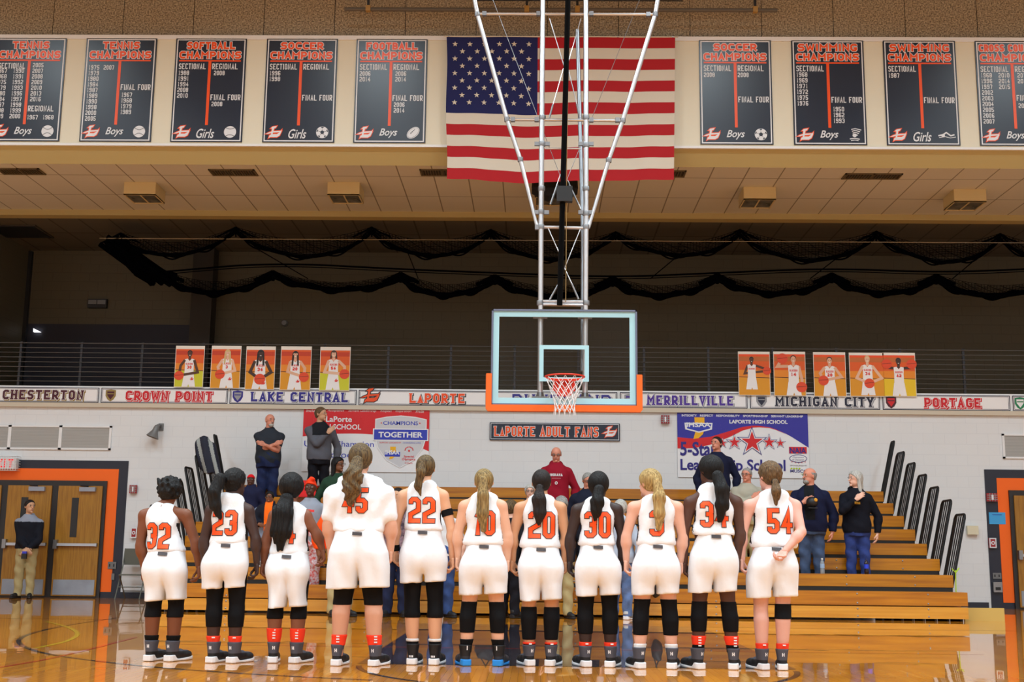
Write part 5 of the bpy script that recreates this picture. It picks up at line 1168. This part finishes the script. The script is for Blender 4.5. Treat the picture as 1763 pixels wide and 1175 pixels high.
    for nm, path, rad, kw in parts:
        pts = [L(x, y, dy) for x, y, dy in path]; A = np.array(pts); r = max(rad)+.03
        cloth(nm, o, tail_f(pts, rad, **kw), A.min(0)-r, A.max(0)+r, .007, hm); 
        if nm == 'ponytail':
            k = MB(); c = pts[0]; k.tube([(c[0]+.026*math.cos(a), c[1]-.005+.012*math.sin(a), c[2]+.022*math.sin(a)) for a in (2*math.pi*e/14 for e in range(14))], .008, M_sleeve if hm not in (H_black,) else H_dk, 6, True); k.build('hair_tie', o)
    return root
R_ = math.radians
SL = lambda y0, y1, m=M_sleeve, n='leg_sleeve', g=.006: [(n, 0, y0, y1, m, g), (n, 1, y0, y1, m, g)]
SO = lambda y0, y1, m: [('sock', 0, y0, y1, m, .009), ('sock', 1, y0, y1, m, .009)]
HK = [(348, 992), (447, 988), (565, 963), (676, 967), (784, 978), (878, 983), (977, 985), (1074, 983), (1176, 987), (1274, 981)]
def hp(i): return (HK[i][0]+2, HK[i][1]), (HK[i][0]-3, HK[i][1])  # (next player's left, this player's right)
player('32', 'player in white number 32 jersey with short curly black hair, first of the line', ('a', (122, 72, 48)), (290, 824, 870), 239, 330, (868, 888, 951), (253, 309, 257, 318), (249, 322, 1034, 257, 319), ((259, 1138), (295, 1139)), ((247, 998), hp(0)[1]), SL(990, 1063)+SO(1094, 1112, M_bsock), (257, 300, 902, 945), (R_(22), R_(32)), 'court', (H_black, dict(grow=.10, lump=.012, lf=75, low=-.30), [('hair_tuft', [(288, 830, .02), (292, 820, .03)], [.03, .012], {}), ('hair_tuft', [(276, 832, .0), (272, 825, .0)], [.03, .012], {}), ('hair_tuft', [(304, 832, .02), (309, 826, .02)], [.03, .012], {})]), headyaw=.35, tilt=.06)
player('23', 'player in white number 23 jersey with braided ponytail over the left shoulder', ('b', (66, 45, 40)), (403, 807, 856), 354, 437, (852, 880, 937), (366, 426, 364, 425), (347, 426, 1013, 360, 424), ((366, 1141), (402, 1142)), (hp(0)[0], hp(1)[1]), SL(980, 1080)+SO(1095, 1110, M_redsock), (369, 414, 880, 922), (R_(24), R_(34)), 'court', (H_black, dict(grow=.04, lump=.004, lf=160), [('ponytail', [(384, 826, -.11), (376, 850, -.14), (378, 872, -.14), (385, 892, -.135)], [.05, .055, .045, .02], dict(flat=1.3))]), headyaw=-.5)
player('24', 'player with long black dreadlocks covering the back number, third of the line', ('c', (132, 82, 60)), (501, 818, 864), 463, 536, (868, 889, 956), (469, 531, 466, 531), (461, 530, 1046, 464, 529), ((470, 1142), (509, 1142)), (hp(1)[0], hp(2)[1]), SL(1000, 1066)+SO(1082, 1113, M_redsock), (477, 513, 900, 936), (R_(-8), R_(30)), 'court', (H_black, dict(grow=.12, lump=.003, lf=90, low=-.44), [('dreadlocks', [(497, 862, -.09), (491, 885, -.13), (489, 915, -.135), (487, 944, -.13)], [.06, .088, .092, .03], dict(flat=1.8, amp=.008, fq=150, tw=9))]), headyaw=-.1)
player('45', 'tallest player in white number 45 jersey over a tee, long wavy brown ponytail', ('d', (212, 158, 132)), (620, 765, 818), 563, 675, (818, 853, 917), (570, 668, 577, 661), (562, 672, 1013, 578, 660), ((580, 1146), (645, 1147)), (hp(2)[0], hp(3)[1]), SL(990, 1042)+SO(1093, 1112, M_redsock), (594, 637, 842, 884), (R_(14), R_(26)), 'court', (H_br, dict(grow=.05, low=-.40), [('ponytail', [(619, 797, -.13), (614, 822, -.19), (611, 842, -.19), (607, 866, -.175)], [.05, .075, .078, .035], dict(flat=1.3, amp=.010, fq=75, tw=30))]), sleeves=True, tilt=.03)
player('22', 'player in white number 22 jersey with black arm band and black wrist band', ('e', (222, 168, 134)), (732, 784, 829), 685, 772, (829, 855, 915), (699, 761, 697, 761), (687, 771, 1003, 698, 760), ((710, 1144), (748, 1145)), (hp(3)[0], hp(4)[1]), SL(980, 1064)+[('sock', i, 1100, 1105, M_wsock, .011) for i in (0, 1)]+SO(1104, 1120, M_bsock), (705, 751, 858, 901), (R_(12), R_(16)), 'white', (H_br, dict(grow=.03, low=-.38), [('ponytail', [(730, 797, -.11), (727, 815, -.145), (722, 838, -.14), (726, 856, -.13)], [.035, .038, .03, .008], dict(flat=1.2, amp=.004))]), armband=[(1, .50, .028, .006), (0, 1.86, .026, .006)], tilt=-.05)
player('10', 'player in white number 10 jersey with long straight dark blond ponytail', ('f', (226, 174, 146)), (833, 808, 853), 790, 873, (850, 873, 939), (802, 863, 800, 867), (788, 875, 1024, 803, 864), ((801, 1146), (858, 1147)), (hp(4)[0], hp(5)[1]), SL(1036, 1090)+SO(1101, 1124, M_bsock), (817, 853, 881, 922), (R_(-22), R_(18)), 'blue', (H_db, dict(grow=.03, low=-.40), [('ponytail', [(833, 828, -.115), (833, 855, -.145), (832, 885, -.145), (834, 914, -.14)], [.035, .050, .052, .022], dict(flat=1.4, amp=.003))]))
player('20', 'player in white number 20 jersey with dark brown ponytail', ('g', (206, 152, 116)), (932, 809, 854), 886, 975, (854, 876, 944), (900, 962, 897, 964), (892, 970, 1034, 899, 962), ((911, 1147), (948, 1147)), (hp(5)[0], hp(6)[1]), SL(1045, 1102)+[('sock', i, 1106, 1110, M_redsock, .010) for i in (0, 1)]+SO(1109, 1122, M_bsock), (910, 955, 883, 927), (R_(-26), R_(24)), 'court', (H_dk, dict(grow=.03, low=-.40), [('ponytail', [(929, 841, -.12), (928, 862, -.145), (929, 885, -.145), (927, 905, -.14)], [.03, .058, .055, .012], dict(flat=1.4, amp=.003))]), headyaw=.1)
player('30', 'player in white number 30 jersey with black ponytail, between number 20 and number 3', ('h', (56, 40, 37)), (1031, 813, 860), 984, 1072, (858, 879, 940), (998, 1058, 997, 1058), (989, 1071, 1026, 999, 1056), ((1008, 1148), (1051, 1149)), (hp(6)[0], hp(7)[1]), SL(1000, 1092)+SO(1106, 1122, M_redsock), (1006, 1050, 883, 926), (R_(-26), R_(24)), 'court', (H_black, dict(grow=.05, low=-.36), [('ponytail', [(1030, 845, -.125), (1027, 865, -.15), (1025, 880, -.145), (1024, 896, -.14)], [.045, .055, .05, .015], dict(flat=1.3, amp=.005))]), headyaw=-.2)
player('3', 'player in white number 3 jersey with blond ponytail, head turned left', ('i', (226, 174, 152)), (1119, 808, 856), 1081, 1176, (854, 875, 939), (1098, 1162, 1096, 1162), (1085, 1171, 1024, 1098, 1160), ((1101, 1151), (1157, 1152)), (hp(7)[0], hp(8)[1]), SL(1032, 1094)+SO(1109, 1124, M_wsock), (1117, 1141, 881, 923), (R_(-24), R_(18)), 'court', (H_bl, dict(grow=.04, low=-.44, face=.16), [('ponytail', [(1129, 831, -.11), (1132, 858, -.145), (1132, 885, -.145), (1131, 912, -.14)], [.035, .050, .050, .02], dict(flat=1.4, amp=.004))]), headyaw=.7)
player('34', 'player in white number 34 jersey with black ponytail, second from the right end', ('j', (84, 54, 44)), (1224, 785, 836), 1178, 1278, (834, 866, 922), (1195, 1262, 1193, 1263), (1183, 1271, 1020, 1197, 1258), ((1202, 1152), (1263, 1153)), (hp(8)[0], hp(9)[1]), SL(1036, 1088)+SO(1095, 1111, M_redsock)+SO(1111, 1124, M_bsock), (1204, 1250, 865, 908), (R_(-34), R_(18)), 'court', (H_black, dict(grow=.05, low=-.40, face=.14), [('ponytail', [(1232, 822, -.12), (1238, 845, -.155), (1239, 870, -.155), (1235, 898, -.145)], [.05, .060, .058, .02], dict(flat=1.3, amp=.004))]), headyaw=.55)
player('54', 'player in white number 54 jersey with one arm bent behind her back', ('k', (226, 172, 156)), (1326, 795, 845), 1279, 1379, (845, 872, 943), (1297, 1367, 1292, 1369), (1283, 1374, 1029, 1298, 1366), ((1313, 1153), (1347, 1154)), (hp(9)[0], (1336, 958)), [('knee_band', 1, 1040, 1066, M_sleeve, .008)]+SO(1108, 1124, M_redsock), (1318, 1360, 877, 919), (R_(-26), R_(8)), 'court', (H_lb, dict(grow=.04, low=-.42, face=.14, lump=.004, lf=110), [('ponytail', [(1330, 832, -.115), (1331, 848, -.14), (1331, 868, -.135)], [.030, .040, .018], dict(flat=1.3, amp=.005))]), headyaw=.5, arm54=(1375, 917))
# ---------------------------------------------------------------- spectators
def spectator(px, where, H, label, skin, top, pants, hair, pose=(None, None), g=1., yaw=0, hyaw=0, hpitch=0, belly=0., glasses=False, beard=None, z=None, shoes='low', group='spectators on the bleachers', extra=None, brow=None, female=False):
    if isinstance(where, int): Y = Yk(where)+.43; z0 = Zk(where)-.19
    else: Y, z0 = where
    p = at(px, 900, Y); root = thing('person', (p.x, Y, z0), label, 'person', group, yaw)
    s = Fig(); s.fwd = -1; s.H = H; s.HH = .139*H; s.hc = np.array([0, -.025, H-.5*s.HH]); s.RH = rot(hyaw-0, hpitch)
    s.nb = np.array([0, .005, .845*H]); s.rnk = .055*(.85 if female else 1)*g**.5
    k = (.9 if female else 1)*g**.6; s.rsh = .052*k; s.rel = .042*k; s.rwr = .029*k; s.rth = .085*g**.7; s.rkn = .058*k; s.ran = .042; s.calf = .055*k
    shw = (.098 if female else .108)*H*(1+.45*(g-1)); s.sh = [np.array([-shw, .01, (.764*H)]), np.array([shw, .01, (.764*H)])]; s.wr = []; s.el = []
    for i in (0, 1):
        o = -1 if i == 0 else 1; w = pose[i]; w = (o*.165*(1+.3*(g-1)), -.01, .452) if w is None else w
        w = np.array([w[0]*H, -w[1]*H, w[2]*H]); s.wr.append(w); s.el.append(ik(s.sh[i], w, .185*H, .15*H, (o*1., .55, -.4)))
    s.hip = [np.array([o*.05*H, 0, .5*H]) for o in (-1, 1)]; s.kn = [np.array([o*.056*H, -.01, .275*H]) for o in (-1, 1)]; s.an = [np.array([o*.06*H, .01, .075]) for o in (-1, 1)]; s.toe = (-.25, .25)
    fr = [(.47, .086, .064), (.52, .100, .074), (.60, .088 if female else .094, .066), (.68, .094, .068), (.74, .100, .070), (.785, .090, .060), (.82, .060, .046), (.85, .036, .034)]
    bl = lambda zf: belly*math.exp(-((zf-.58)/.09)**2)
    s.rows = [(zf*H, w*H*(g if zf < .77 else g**.5), d*H*(g if zf < .8 else 1)+bl(zf)*.5, 0, -bl(zf)*.5) for zf, w, d in fr]
    HN = []
    for i in (0, 1):
        d = s.wr[i]-s.el[i]; o = 1 if i == 0 else -1; flat = pose[i] is not None
        HN.append((s.wr[i], d, (o*.5, 1, 0) if flat else (o, .2, 0), (0, 0, 1) if flat else (0, -1, 0), .98*H/1.75, .25 if flat else .5))
    s.make_body(root, skin_mat(*skin), .014, HN, True, None, brow, headh=.0075)
    lo, hi = s.bounds(); kind, cm, hemf = top[:3]; gr = {'tee': .018, 'shirt': .022, 'sweater': .024, 'jacket': .032, 'hoodie': .030}[kind]
    part = .62 if kind in ('tee', 'shirt') else 1.; hz = hemf*H; tr = [(z_, w+gr, d+gr, cx, cy) for z_, w, d, cx, cy in s.rows[:-1]]+[(s.rows[-1][0], s.rows[-1][1]+gr*.9, s.rows[-1][2]+gr, 0, 0)]
    tr[0] = (min(tr[0][0], hz-.02), tr[0][1]*1.02, tr[0][2]*1.04, 0, tr[0][4])
    def tf(P):
        d = loft(P, tr, 2.3); a = s.arms_f(P, gr*.75, part)
        if part == 1.:
            for i in (0, 1): u = (s.wr[i]-s.el[i]); L_ = np.linalg.norm(u); u = u/L_; a_i = None
            a = np.minimum(*[np.maximum(s.arms_f(P, gr*.75, 1., i), np.where(((P-s.el[i])@((s.wr[i]-s.el[i])/np.linalg.norm(s.wr[i]-s.el[i]))) > np.linalg.norm(s.wr[i]-s.el[i])-.012, ((P-s.wr[i])@((s.wr[i]-s.el[i])/np.linalg.norm(s.wr[i]-s.el[i])))+.012, -1)) for i in (0, 1)])
        for q in s.sh: d = smin(d, cap(P, s.nb+np.array([0, 0, -.045]), q, .034+gr*.5, s.rsh*.75+gr*.6), .035)
        d = smin(d, a, .03)
        if kind in ('jacket', 'hoodie', 'shirt'): d = smin(d, np.maximum(cap(P, s.nb+np.array([0, .01, -.03]), s.nb+np.array([0, .02, .03]), s.rnk+.03, s.rnk+.022), P[:, 2]-(s.nb[2]+.035)), .02)
        if kind == 'hoodie': d = smin(d, ell(P, s.nb+np.array([0, .085, -.01]), (.12, .06, .075)), .03)
        d = d+.005*np.sin(P[:, 0]*23+P[:, 2]*17+H*9)*np.sin(P[:, 2]*19)
        return np.maximum(d, hz-P[:, 2])
    def tex(J, V, F):
        if len(top) > 3:
            m2, fn = top[3], top[4]; fc = V[F].mean(1)/H; J.mats.append(m2); J.M = list(fn(fc).astype(int))
        if len(top) > 5: top[5](J, bvh_of(V, F), H)
    ot = cloth(kind if kind != 'tee' else 'tee_shirt', root, tf, lo-.02, hi+.02, .012, cm, tex)
    if pants:
        pr = [(.43*H, s.rows[0][1]*1.0+.014, s.rows[0][2]+.026, 0, s.rows[0][4]), (.53*H, s.rows[1][1]+.016, s.rows[1][2]+.022, 0, s.rows[1][4]), (.585*H, s.rows[2][1]+.014, s.rows[2][2]+.016, 0, s.rows[2][4])]
        def pf(P):
            d = loft(P, pr)
            for i in (0, 1): d = smin(d, smin(cap(P, s.hip[i], s.kn[i], s.rth+.022, s.rkn+.026), cap(P, s.kn[i], s.an[i]-np.array([0, 0, .03]), s.rkn+.026, .068), .03), .025)
            d = d+.006*np.sin(P[:, 2]*30+P[:, 0]*25); return np.maximum(d, .045-P[:, 2])
        cloth('trousers', root, pf, np.array([-.32, -.26, .02]), np.array([.32, .22, .62*H]), .013, pants)
    for i in (0, 1): shoe(root, shoes, (s.an[i][0], s.an[i][1]+.015, 0), s.toe[i], -1)
    style, hm = hair
    lo = s.hc-.85*s.HH; hi = s.hc+.85*s.HH; h = s.HH
    if style == 'fringe':
        f0 = hair_cap_f(s, .025, -.25, -.02)
        cloth('hair', root, lambda P: np.maximum(f0(P), ((P-s.hc)@s.RH)[:, 2]-.20*h), lo, hi, .008, hm)
    elif style == 'short': cloth('hair', root, hair_cap_f(s, .03, -.28, .08), lo, hi, .008, hm)
    elif style == 'bob': cloth('hair', root, hair_cap_f(s, .07, -.42, .16, .004, 60), lo, hi, .008, hm)
    elif style == 'long':
        f0 = hair_cap_f(s, .06, -.5, .14)
        def lf(P):
            q = (P-s.hc)@s.RH; d = f0(P)
            for e in (-1, 1): d = smin(d, cap(q, (e*.30*h, .08*h, 0), (e*.40*h, .10*h, -.95*h), .14*h, .10*h), .05*h)
            d = smin(d, cap(q, (0, .35*h, 0), (0, .42*h, -1.0*h), .2*h, .16*h), .08*h); return d+.004*np.sin(q[:, 0]*90+q[:, 2]*15)
        cloth('hair', root, lf, lo-np.array([.02, .02, .12]), hi, .008, hm)
    elif style in ('hat', 'wrap'):
        def hf(P):
            q = (P-s.hc)@s.RH; d = np.maximum(ell(q, (0, .03*h, .14*h), (.40*h, .49*h, .45*h)), (.16*h-.25*(q[:, 1]))-q[:, 2])
            if style == 'wrap':
                d = smin(d, ell(q, (.05*h, -.28*h, .52*h), (.22*h, .2*h, .16*h)), .04*h); d = d+.007*np.sin(q[:, 2]*60+q[:, 0]*40)
            return d
        cloth('knit_hat' if style == 'hat' else 'head_wrap', root, hf, lo, hi+.03, .008, hm)
    if beard is not None:
        cloth('beard', root, lambda P: (lambda q: np.maximum(smin(ell(q, (0, -.26*h, -.36*h), (.20*h, .20*h, .17*h)), ell(q, (0, -.40*h, -.16*h), (.13*h, .05*h, .035*h)), .03*h), -(ell(q, (0, -.42*h, -.235*h), (.10*h, .08*h, .03*h)))))((P-s.hc)@s.RH), lo, hi, .006, beard)
    if glasses:
        k = MB(); mg_ = mat('glasses_dark', (40, 36, 34), .3)
        for e in (-1, 1):
            k.tube([(e*.16*h+.10*h*math.cos(a), -.47*h, .03*h+.075*h*math.sin(a)) for a in (2*math.pi*q/12 for q in range(12))], .0028, mg_, 5, True); k.tube([(e*.26*h, -.46*h, .05*h), (e*.365*h, .02*h, .04*h)], .0028, mg_, 5)
        k.tube([(-.06*h, -.475*h, .045*h), (.06*h, -.475*h, .045*h)], .0028, mg_, 5); k.V = [tuple(v) for v in np.array(k.V)@s.RH.T+s.hc]; k.build('glasses', root)
    if extra: extra(root, s)
    return root, s
cm = lambda n, c, **k: mat('cloth_'+n, c, .85, bump=.2, bscale=45, spec=.2, **k)
denim = lambda n, c: mat('denim_'+n, c, .85, bump=.25, bscale=60, rgb2=tuple(v*.72 for v in c), vscale=5, spec=.2)
khaki = cm('khaki', (176, 160, 116)); blackp = cm('black_trouser', (20, 20, 28)); WHT = ('white', (228, 178, 156)); RUD = ('ruddy', (214, 142, 118)); TAN = ('tan', (206, 158, 126)); DRK = ('dark', (84, 52, 40)); BRN = ('brown', (128, 82, 58))
yoke = lambda lim: (lambda c: (c[:, 2] > lim) & (np.abs(c[:, 0]) < .15))
def words_on(lines):
    def fn(J, bv, H):
        for txt, u0, z0, w, h, m in lines:
            J.add(*wrap(word_polys(txt, u0, z0*H, h, width=w, sw=min(.24*h, .012), gap=.25), bv, .004, 1.), m)
    return fn
# by the left doors
def cup(root, s):
    p = s.wr[0]
    t = thing('phone_pouch', tuple(Vector(root.location)+Vector((float(p[0])+.03, float(p[1])-.075, float(p[2])-.13))), 'black pouch with blue top held by the man at the left doors', 'pouch')
    k = MB(); k.box((-.045, -.025, -.06), (.045, .025, .035), M_blk); k.build('pouch', t); k = MB(); k.box((-.04, -.022, .035), (.04, .022, .075), mat('pouch_blue', (50, 60, 190), .5)); k.build('top', t)
spectator(50, (22.55, 0.), 1.79, 'man in black pullover with grey yoke and khaki trousers guarding the left doors', TAN, ('jacket', cm('black_pull', (22, 24, 34)), .50, cm('gray_yoke', (146, 152, 168)), lambda c: (c[:, 2] > .775+.1*np.abs(c[:, 0])*0) & (np.abs(c[:, 0]) < .16)), khaki, ('short', H_dk), pose=((.035, .135, .505), (.055, .145, .495)), hyaw=.75, yaw=.1, extra=cup, group='spectators standing beside the court')
# standing on the top rows
spectator(457, 6, 1.73, 'bald bearded man with folded arms in dark grey shirt and jeans', RUD, ('shirt', cm('charcoal_shirt', (46, 51, 60)), .47), denim('navy', (38, 50, 92)), ('bald', None), pose=((.07, .15, .665), (-.03, .165, .655)), g=1.28, hyaw=.55, yaw=.15, belly=.06, beard=H_wh)
spectator(545, 6, 1.87, 'man in grey and black jacket holding one hand on his heart', TAN, ('jacket', cm('gray_jacket', (92, 94, 104)), .475, cm('black_yoke', (28, 30, 36)), lambda c: (c[:, 2] > .715) & (np.abs(c[:, 0]) < .085)), blackp, ('short', H_lb), pose=((.06, .125, .735), None), g=1.08, hyaw=.9, yaw=.3)
spectator(578, 2, 1.73, 'woman in dark green sweater with glasses and black braids', BRN, ('sweater', cm('green_sweater', (36, 62, 46)), .46), blackp, ('long', H_black), g=1.15, hyaw=.7, yaw=.3, glasses=True, female=True)
spectator(429, 3, 1.22, 'child in red knit hat and navy jacket', DRK, ('jacket', cm('navy_kid', (28, 31, 60)), .48), denim('pale', (150, 164, 190)), ('hat', cm('red_knit', (214, 24, 32))), g=1.0, hyaw=.1)
spectator(463, (Yk(1)+.16, Zk(1)), 1.17, 'child in orange shirt under black jacket with glasses', BRN, ('jacket', cm('black_kid', (24, 26, 38)), .47, cm('orange_shirt', (250, 110, 24)), lambda c: (np.abs(c[:, 0]) < .05) & (c[:, 1] < 0)), denim('pale', (150, 164, 190)), ('bob', H_black), pose=((-.1, .12, .56), (.06, .13, .56)), glasses=True, shoes='spec')
spectator(533, 0, 1.76, 'woman in orange head wrap and grey tee', DRK, ('tee', cm('gray_tee', (148, 154, 168)), .46, cm('tee_print', (226, 70, 70)), lambda c: (np.abs(c[:, 0]) < .05) & (np.abs(c[:, 2]-.735) < .012) & (c[:, 1] < 0)), mat('striped_legging', (210, 206, 216), .8, rgb2=(196, 70, 60), vscale=30), ('wrap', cm('orange_wrap', (250, 70, 34))), g=1.12, hpitch=-.12, female=True)
spectator(590, (17.75, 0.), 1.90, 'person in orange hoodie and khaki trousers mostly hidden by number 45', BRN, ('hoodie', cm('orange_hoodie', (250, 82, 20)), .50), khaki, ('short', H_black), g=1.2, yaw=.5, group='spectators standing beside the court')
spectator(684, (17.8, 0.), 1.84, 'person in plaid shirt and dark jeans between numbers 45 and 22', TAN, ('shirt', mat('plaid', (150, 120, 130), .8, rgb2=(60, 52, 66), vscale=22), .47), denim('dark', (34, 42, 74)), ('short', H_dk), g=1.08, hyaw=-.3, group='spectators standing beside the court')
spectator(762, (17.75, 0.), 1.75, 'person in white tee and blue jeans behind number 22', WHT, ('tee', cm('white_tee', (226, 228, 232)), .49), denim('blue', (62, 88, 146)), ('short', H_dk), g=1.1, yaw=.35, group='spectators standing beside the court')
spectator(878, (17.85, 0.), 1.68, 'person in black with short brown hair between numbers 10 and 20', WHT, ('sweater', cm('black_top', (22, 22, 28)), .44), blackp, ('bob', H_br), g=1.12, yaw=2.6, group='spectators standing beside the court', female=True)
spectator(966, (17.9, 0.), 1.74, 'grey haired person in black coat and khaki trousers behind number 20', WHT, ('jacket', cm('black_coat', (26, 28, 40)), .46), khaki, ('bob', H_gr), g=1.1, hpitch=.45, yaw=.1, group='spectators standing beside the court', female=True)
spectator(912, 1, 1.52, 'white haired person mostly hidden by number 20', WHT, ('sweater', cm('navy_knit', (34, 38, 58)), .46), blackp, ('bob', H_wh), female=True, glasses=True)
spectator(957, 3, 1.74, 'balding man in maroon hoodie printed INDIANA', RUD, ('hoodie', cm('maroon', (146, 18, 40)), .46, cm('maroon', (146, 18, 40)), lambda c: c[:, 0] > 9, words_on([('INDIANA', -.105, .715, .21, .044, M_wsock), ('HOOSIERS', -.075, .69, .15, .016, mat('print_rose', (200, 120, 130), .7)), ('O', -.022, .635, .044, .05, M_wsock)])), blackp, ('fringe', H_gr), g=1.15, glasses=True, hpitch=.25, hyaw=-.05)
spectator(1012, 1, 1.72, 'man in navy jacket looking down behind number 30', RUD, ('jacket', cm('navy_coat', (24, 28, 46)), .46), blackp, ('short', H_gr), g=1.2, hyaw=.25, hpitch=.3, glasses=True)
spectator(1068, (17.85, 0.), 1.70, 'person in pale grey hooded sweatshirt and light jeans behind number 30', WHT, ('hoodie', cm('pale_sweat', (178, 188, 206)), .47), denim('light', (112, 138, 190)), ('bob', H_wh), g=1.1, yaw=2.8, group='spectators standing beside the court', shoes='spec', female=True)
spectator(1236, 4, 1.76, 'man in navy sweater standing before the five star banner', RUD, ('sweater', cm('navy_sweat', (24, 28, 54)), .45), blackp, ('short', H_dk), g=1.2, hyaw=-.6, yaw=-.1, hpitch=-.1)
spectator(1287, 2, 1.62, 'older man in beige sweater with glasses and a hand on his chest', RUD, ('sweater', cm('beige_knit', (170, 164, 148)), .46), khaki, ('short', H_gr), pose=((.03, .15, .70), None), g=1.25, hyaw=-.55, glasses=True)
def held_cap(root, s):
    p = s.wr[0]; t = thing('cap', tuple(Vector(root.location)+Vector((float(p[0])+.07, float(p[1])-.06, float(p[2])))), 'black cap with gold front held to the chest by the man in navy jacket', 'cap')
    k = MB(); k.lathe([(.085, -.05), (.09, -.02), (.08, .03), (.05, .065), (.01, .075)], M_blk, 16, (0, 0, 0), (.3, -1, .2)); k.build('crown', t, smooth=True); k = MB(); k.lathe([(.03, .068), (.02, .078)], mat('cap_gold', (220, 150, 30), .6), 10, (.02, 0, .02), (.3, -1, .2)); k.build('badge', t); k = MB(); k.box((-.08, -.09, -.10), (.06, .03, -.085), M_blk); k.build('visor', t)
spectator(1396, 1, 1.83, 'balding man in navy jacket and jeans holding a cap at his chest', RUD, ('jacket', cm('navy_jacket', (20, 25, 54)), .455, cm('black_inner', (20, 22, 26)), lambda c: (np.abs(c[:, 0]+.01) < .042) & (c[:, 1] < 0) & (c[:, 2] > .55)), denim('faded', (74, 92, 126)), ('fringe', H_gr), pose=((-.06, .15, .70), None), g=1.25, belly=.05, hyaw=-.95, yaw=-.2, extra=held_cap, beard=H_gr)
spectator(1475, 1, 1.79, 'woman with long grey hair in navy hoodie with a hand on her heart', WHT, ('hoodie', cm('navy_hood', (14, 16, 28)), .46, cm('gold_print', (190, 150, 60)), lambda c: (np.abs(c[:, 0]-.01) < .022) & (np.abs(c[:, 2]-.715) < .01) & (c[:, 1] < 0)), denim('bright', (54, 72, 140)), ('long', H_wh), pose=((.0, .135, .745), None), g=1.12, hyaw=-.95, yaw=-.25, female=True, glasses=False)
# ---------------------------------------------------------------- loose belongings on the bleachers
p = at(524, 832, Yk(6)+.12); t = thing('stadium_seat', (p.x, Yk(6)+.12, Zk(6)), 'red rounded stadium seat behind the man in grey jacket', 'seat'); M_rs = mat('seat_red', (226, 26, 30), .6)
k = MB(); k.prism([(-.2, 0), (.2, 0), (.21, .14), (.16, .25), (.06, .31), (-.06, .31), (-.16, .25), (-.21, .14)], .02, .07, M_rs); k.build('backrest', t); k = MB(); k.box((-.2, -.28, 0), (.2, .03, .05), M_rs); k.build('seat_pad', t); k = MB(); k.tube([(.2, .03, .2), (.34, .02, .22), (.5, .03, .12)], .012, mat('strap_maroon', (110, 20, 34), .7), 6); k.build('strap', t)
def bag(px, py, Y, r, m, name, label, cat):
    p = at(px, py, Y); V, F = sdf_mesh(lambda P: smin(ell(P, (0, 0, 0), r), cap(P, (-r[0]*.4, 0, r[2]*.6), (r[0]*.4, 0, r[2]*.9), r[0]*.3, r[0]*.25), .04)+.006*np.sin(P[:, 0]*40)*np.sin(P[:, 2]*35), np.array(r)*-1.5, np.array(r)*1.6, .012)
    t = thing(name, p, label, cat); link_mesh('pouch', V, F, [m], None, t, smooth=True); k = MB(); k.tube([(-r[0]*.5, 0, r[2]*.8), (0, .02, r[2]*1.7), (0, .2, r[2]*1.75), (r[0]*.5, 0, r[2]*.8)], .010, m, 6); k.build('strap', t)
bag(1130, 1012, 18.26, (.085, .075, .15), M_blk, 'drawstring_bag', 'black drawstring bag hanging at the front bench behind number 3', 'bag')
bag(838, 1003, 18.58, (.17, .11, .15), mat('bag_black', (20, 20, 24), .6), 'gym_bag', 'black gym bag at the front bench seen between the legs of number 10', 'bag')
p = at(762, 1056, 18.3); tag(boxobj('white_towel', (p.x-.05, 18.30, .02), (p.x+.05, 18.36, .36), mat('towel_white', (220, 222, 226), .8)), 'white folded towel leaning on the front bench behind number 22', 'towel')
# coats hung over the left guard rails
def coat_f(P):
    d = loft(P, [(-.62, .17, .10, .12, 0), (-.35, .20, .12, .03, 0), (-.1, .17, .10, -.04, 0), (.04, .08, .06, -.07, 0)], 2.2); d = smin(d, cap(P, (.0, -.02, -.05), (.27, -.06, -.66), .05, .05), .03); return d+.012*np.sin(P[:, 0]*38+P[:, 2]*6)
p = at(357, 756, Yk(5)+.2); V, F = sdf_mesh(coat_f, (-.3, -.25, -.8), (.45, .25, .12), .012); t = thing('draped_coat', p, 'dark coat with pale grey lining draped over the left guard rails', 'coat')
fc = V[F].mean(1); link_mesh('coat', V, F, [mat('coat_navy', (26, 30, 48), .8), mat('coat_gray', (150, 154, 152), .8)], (np.sin(fc[:, 0]*30+fc[:, 2]*9) > .55).astype(int), t, smooth=True)
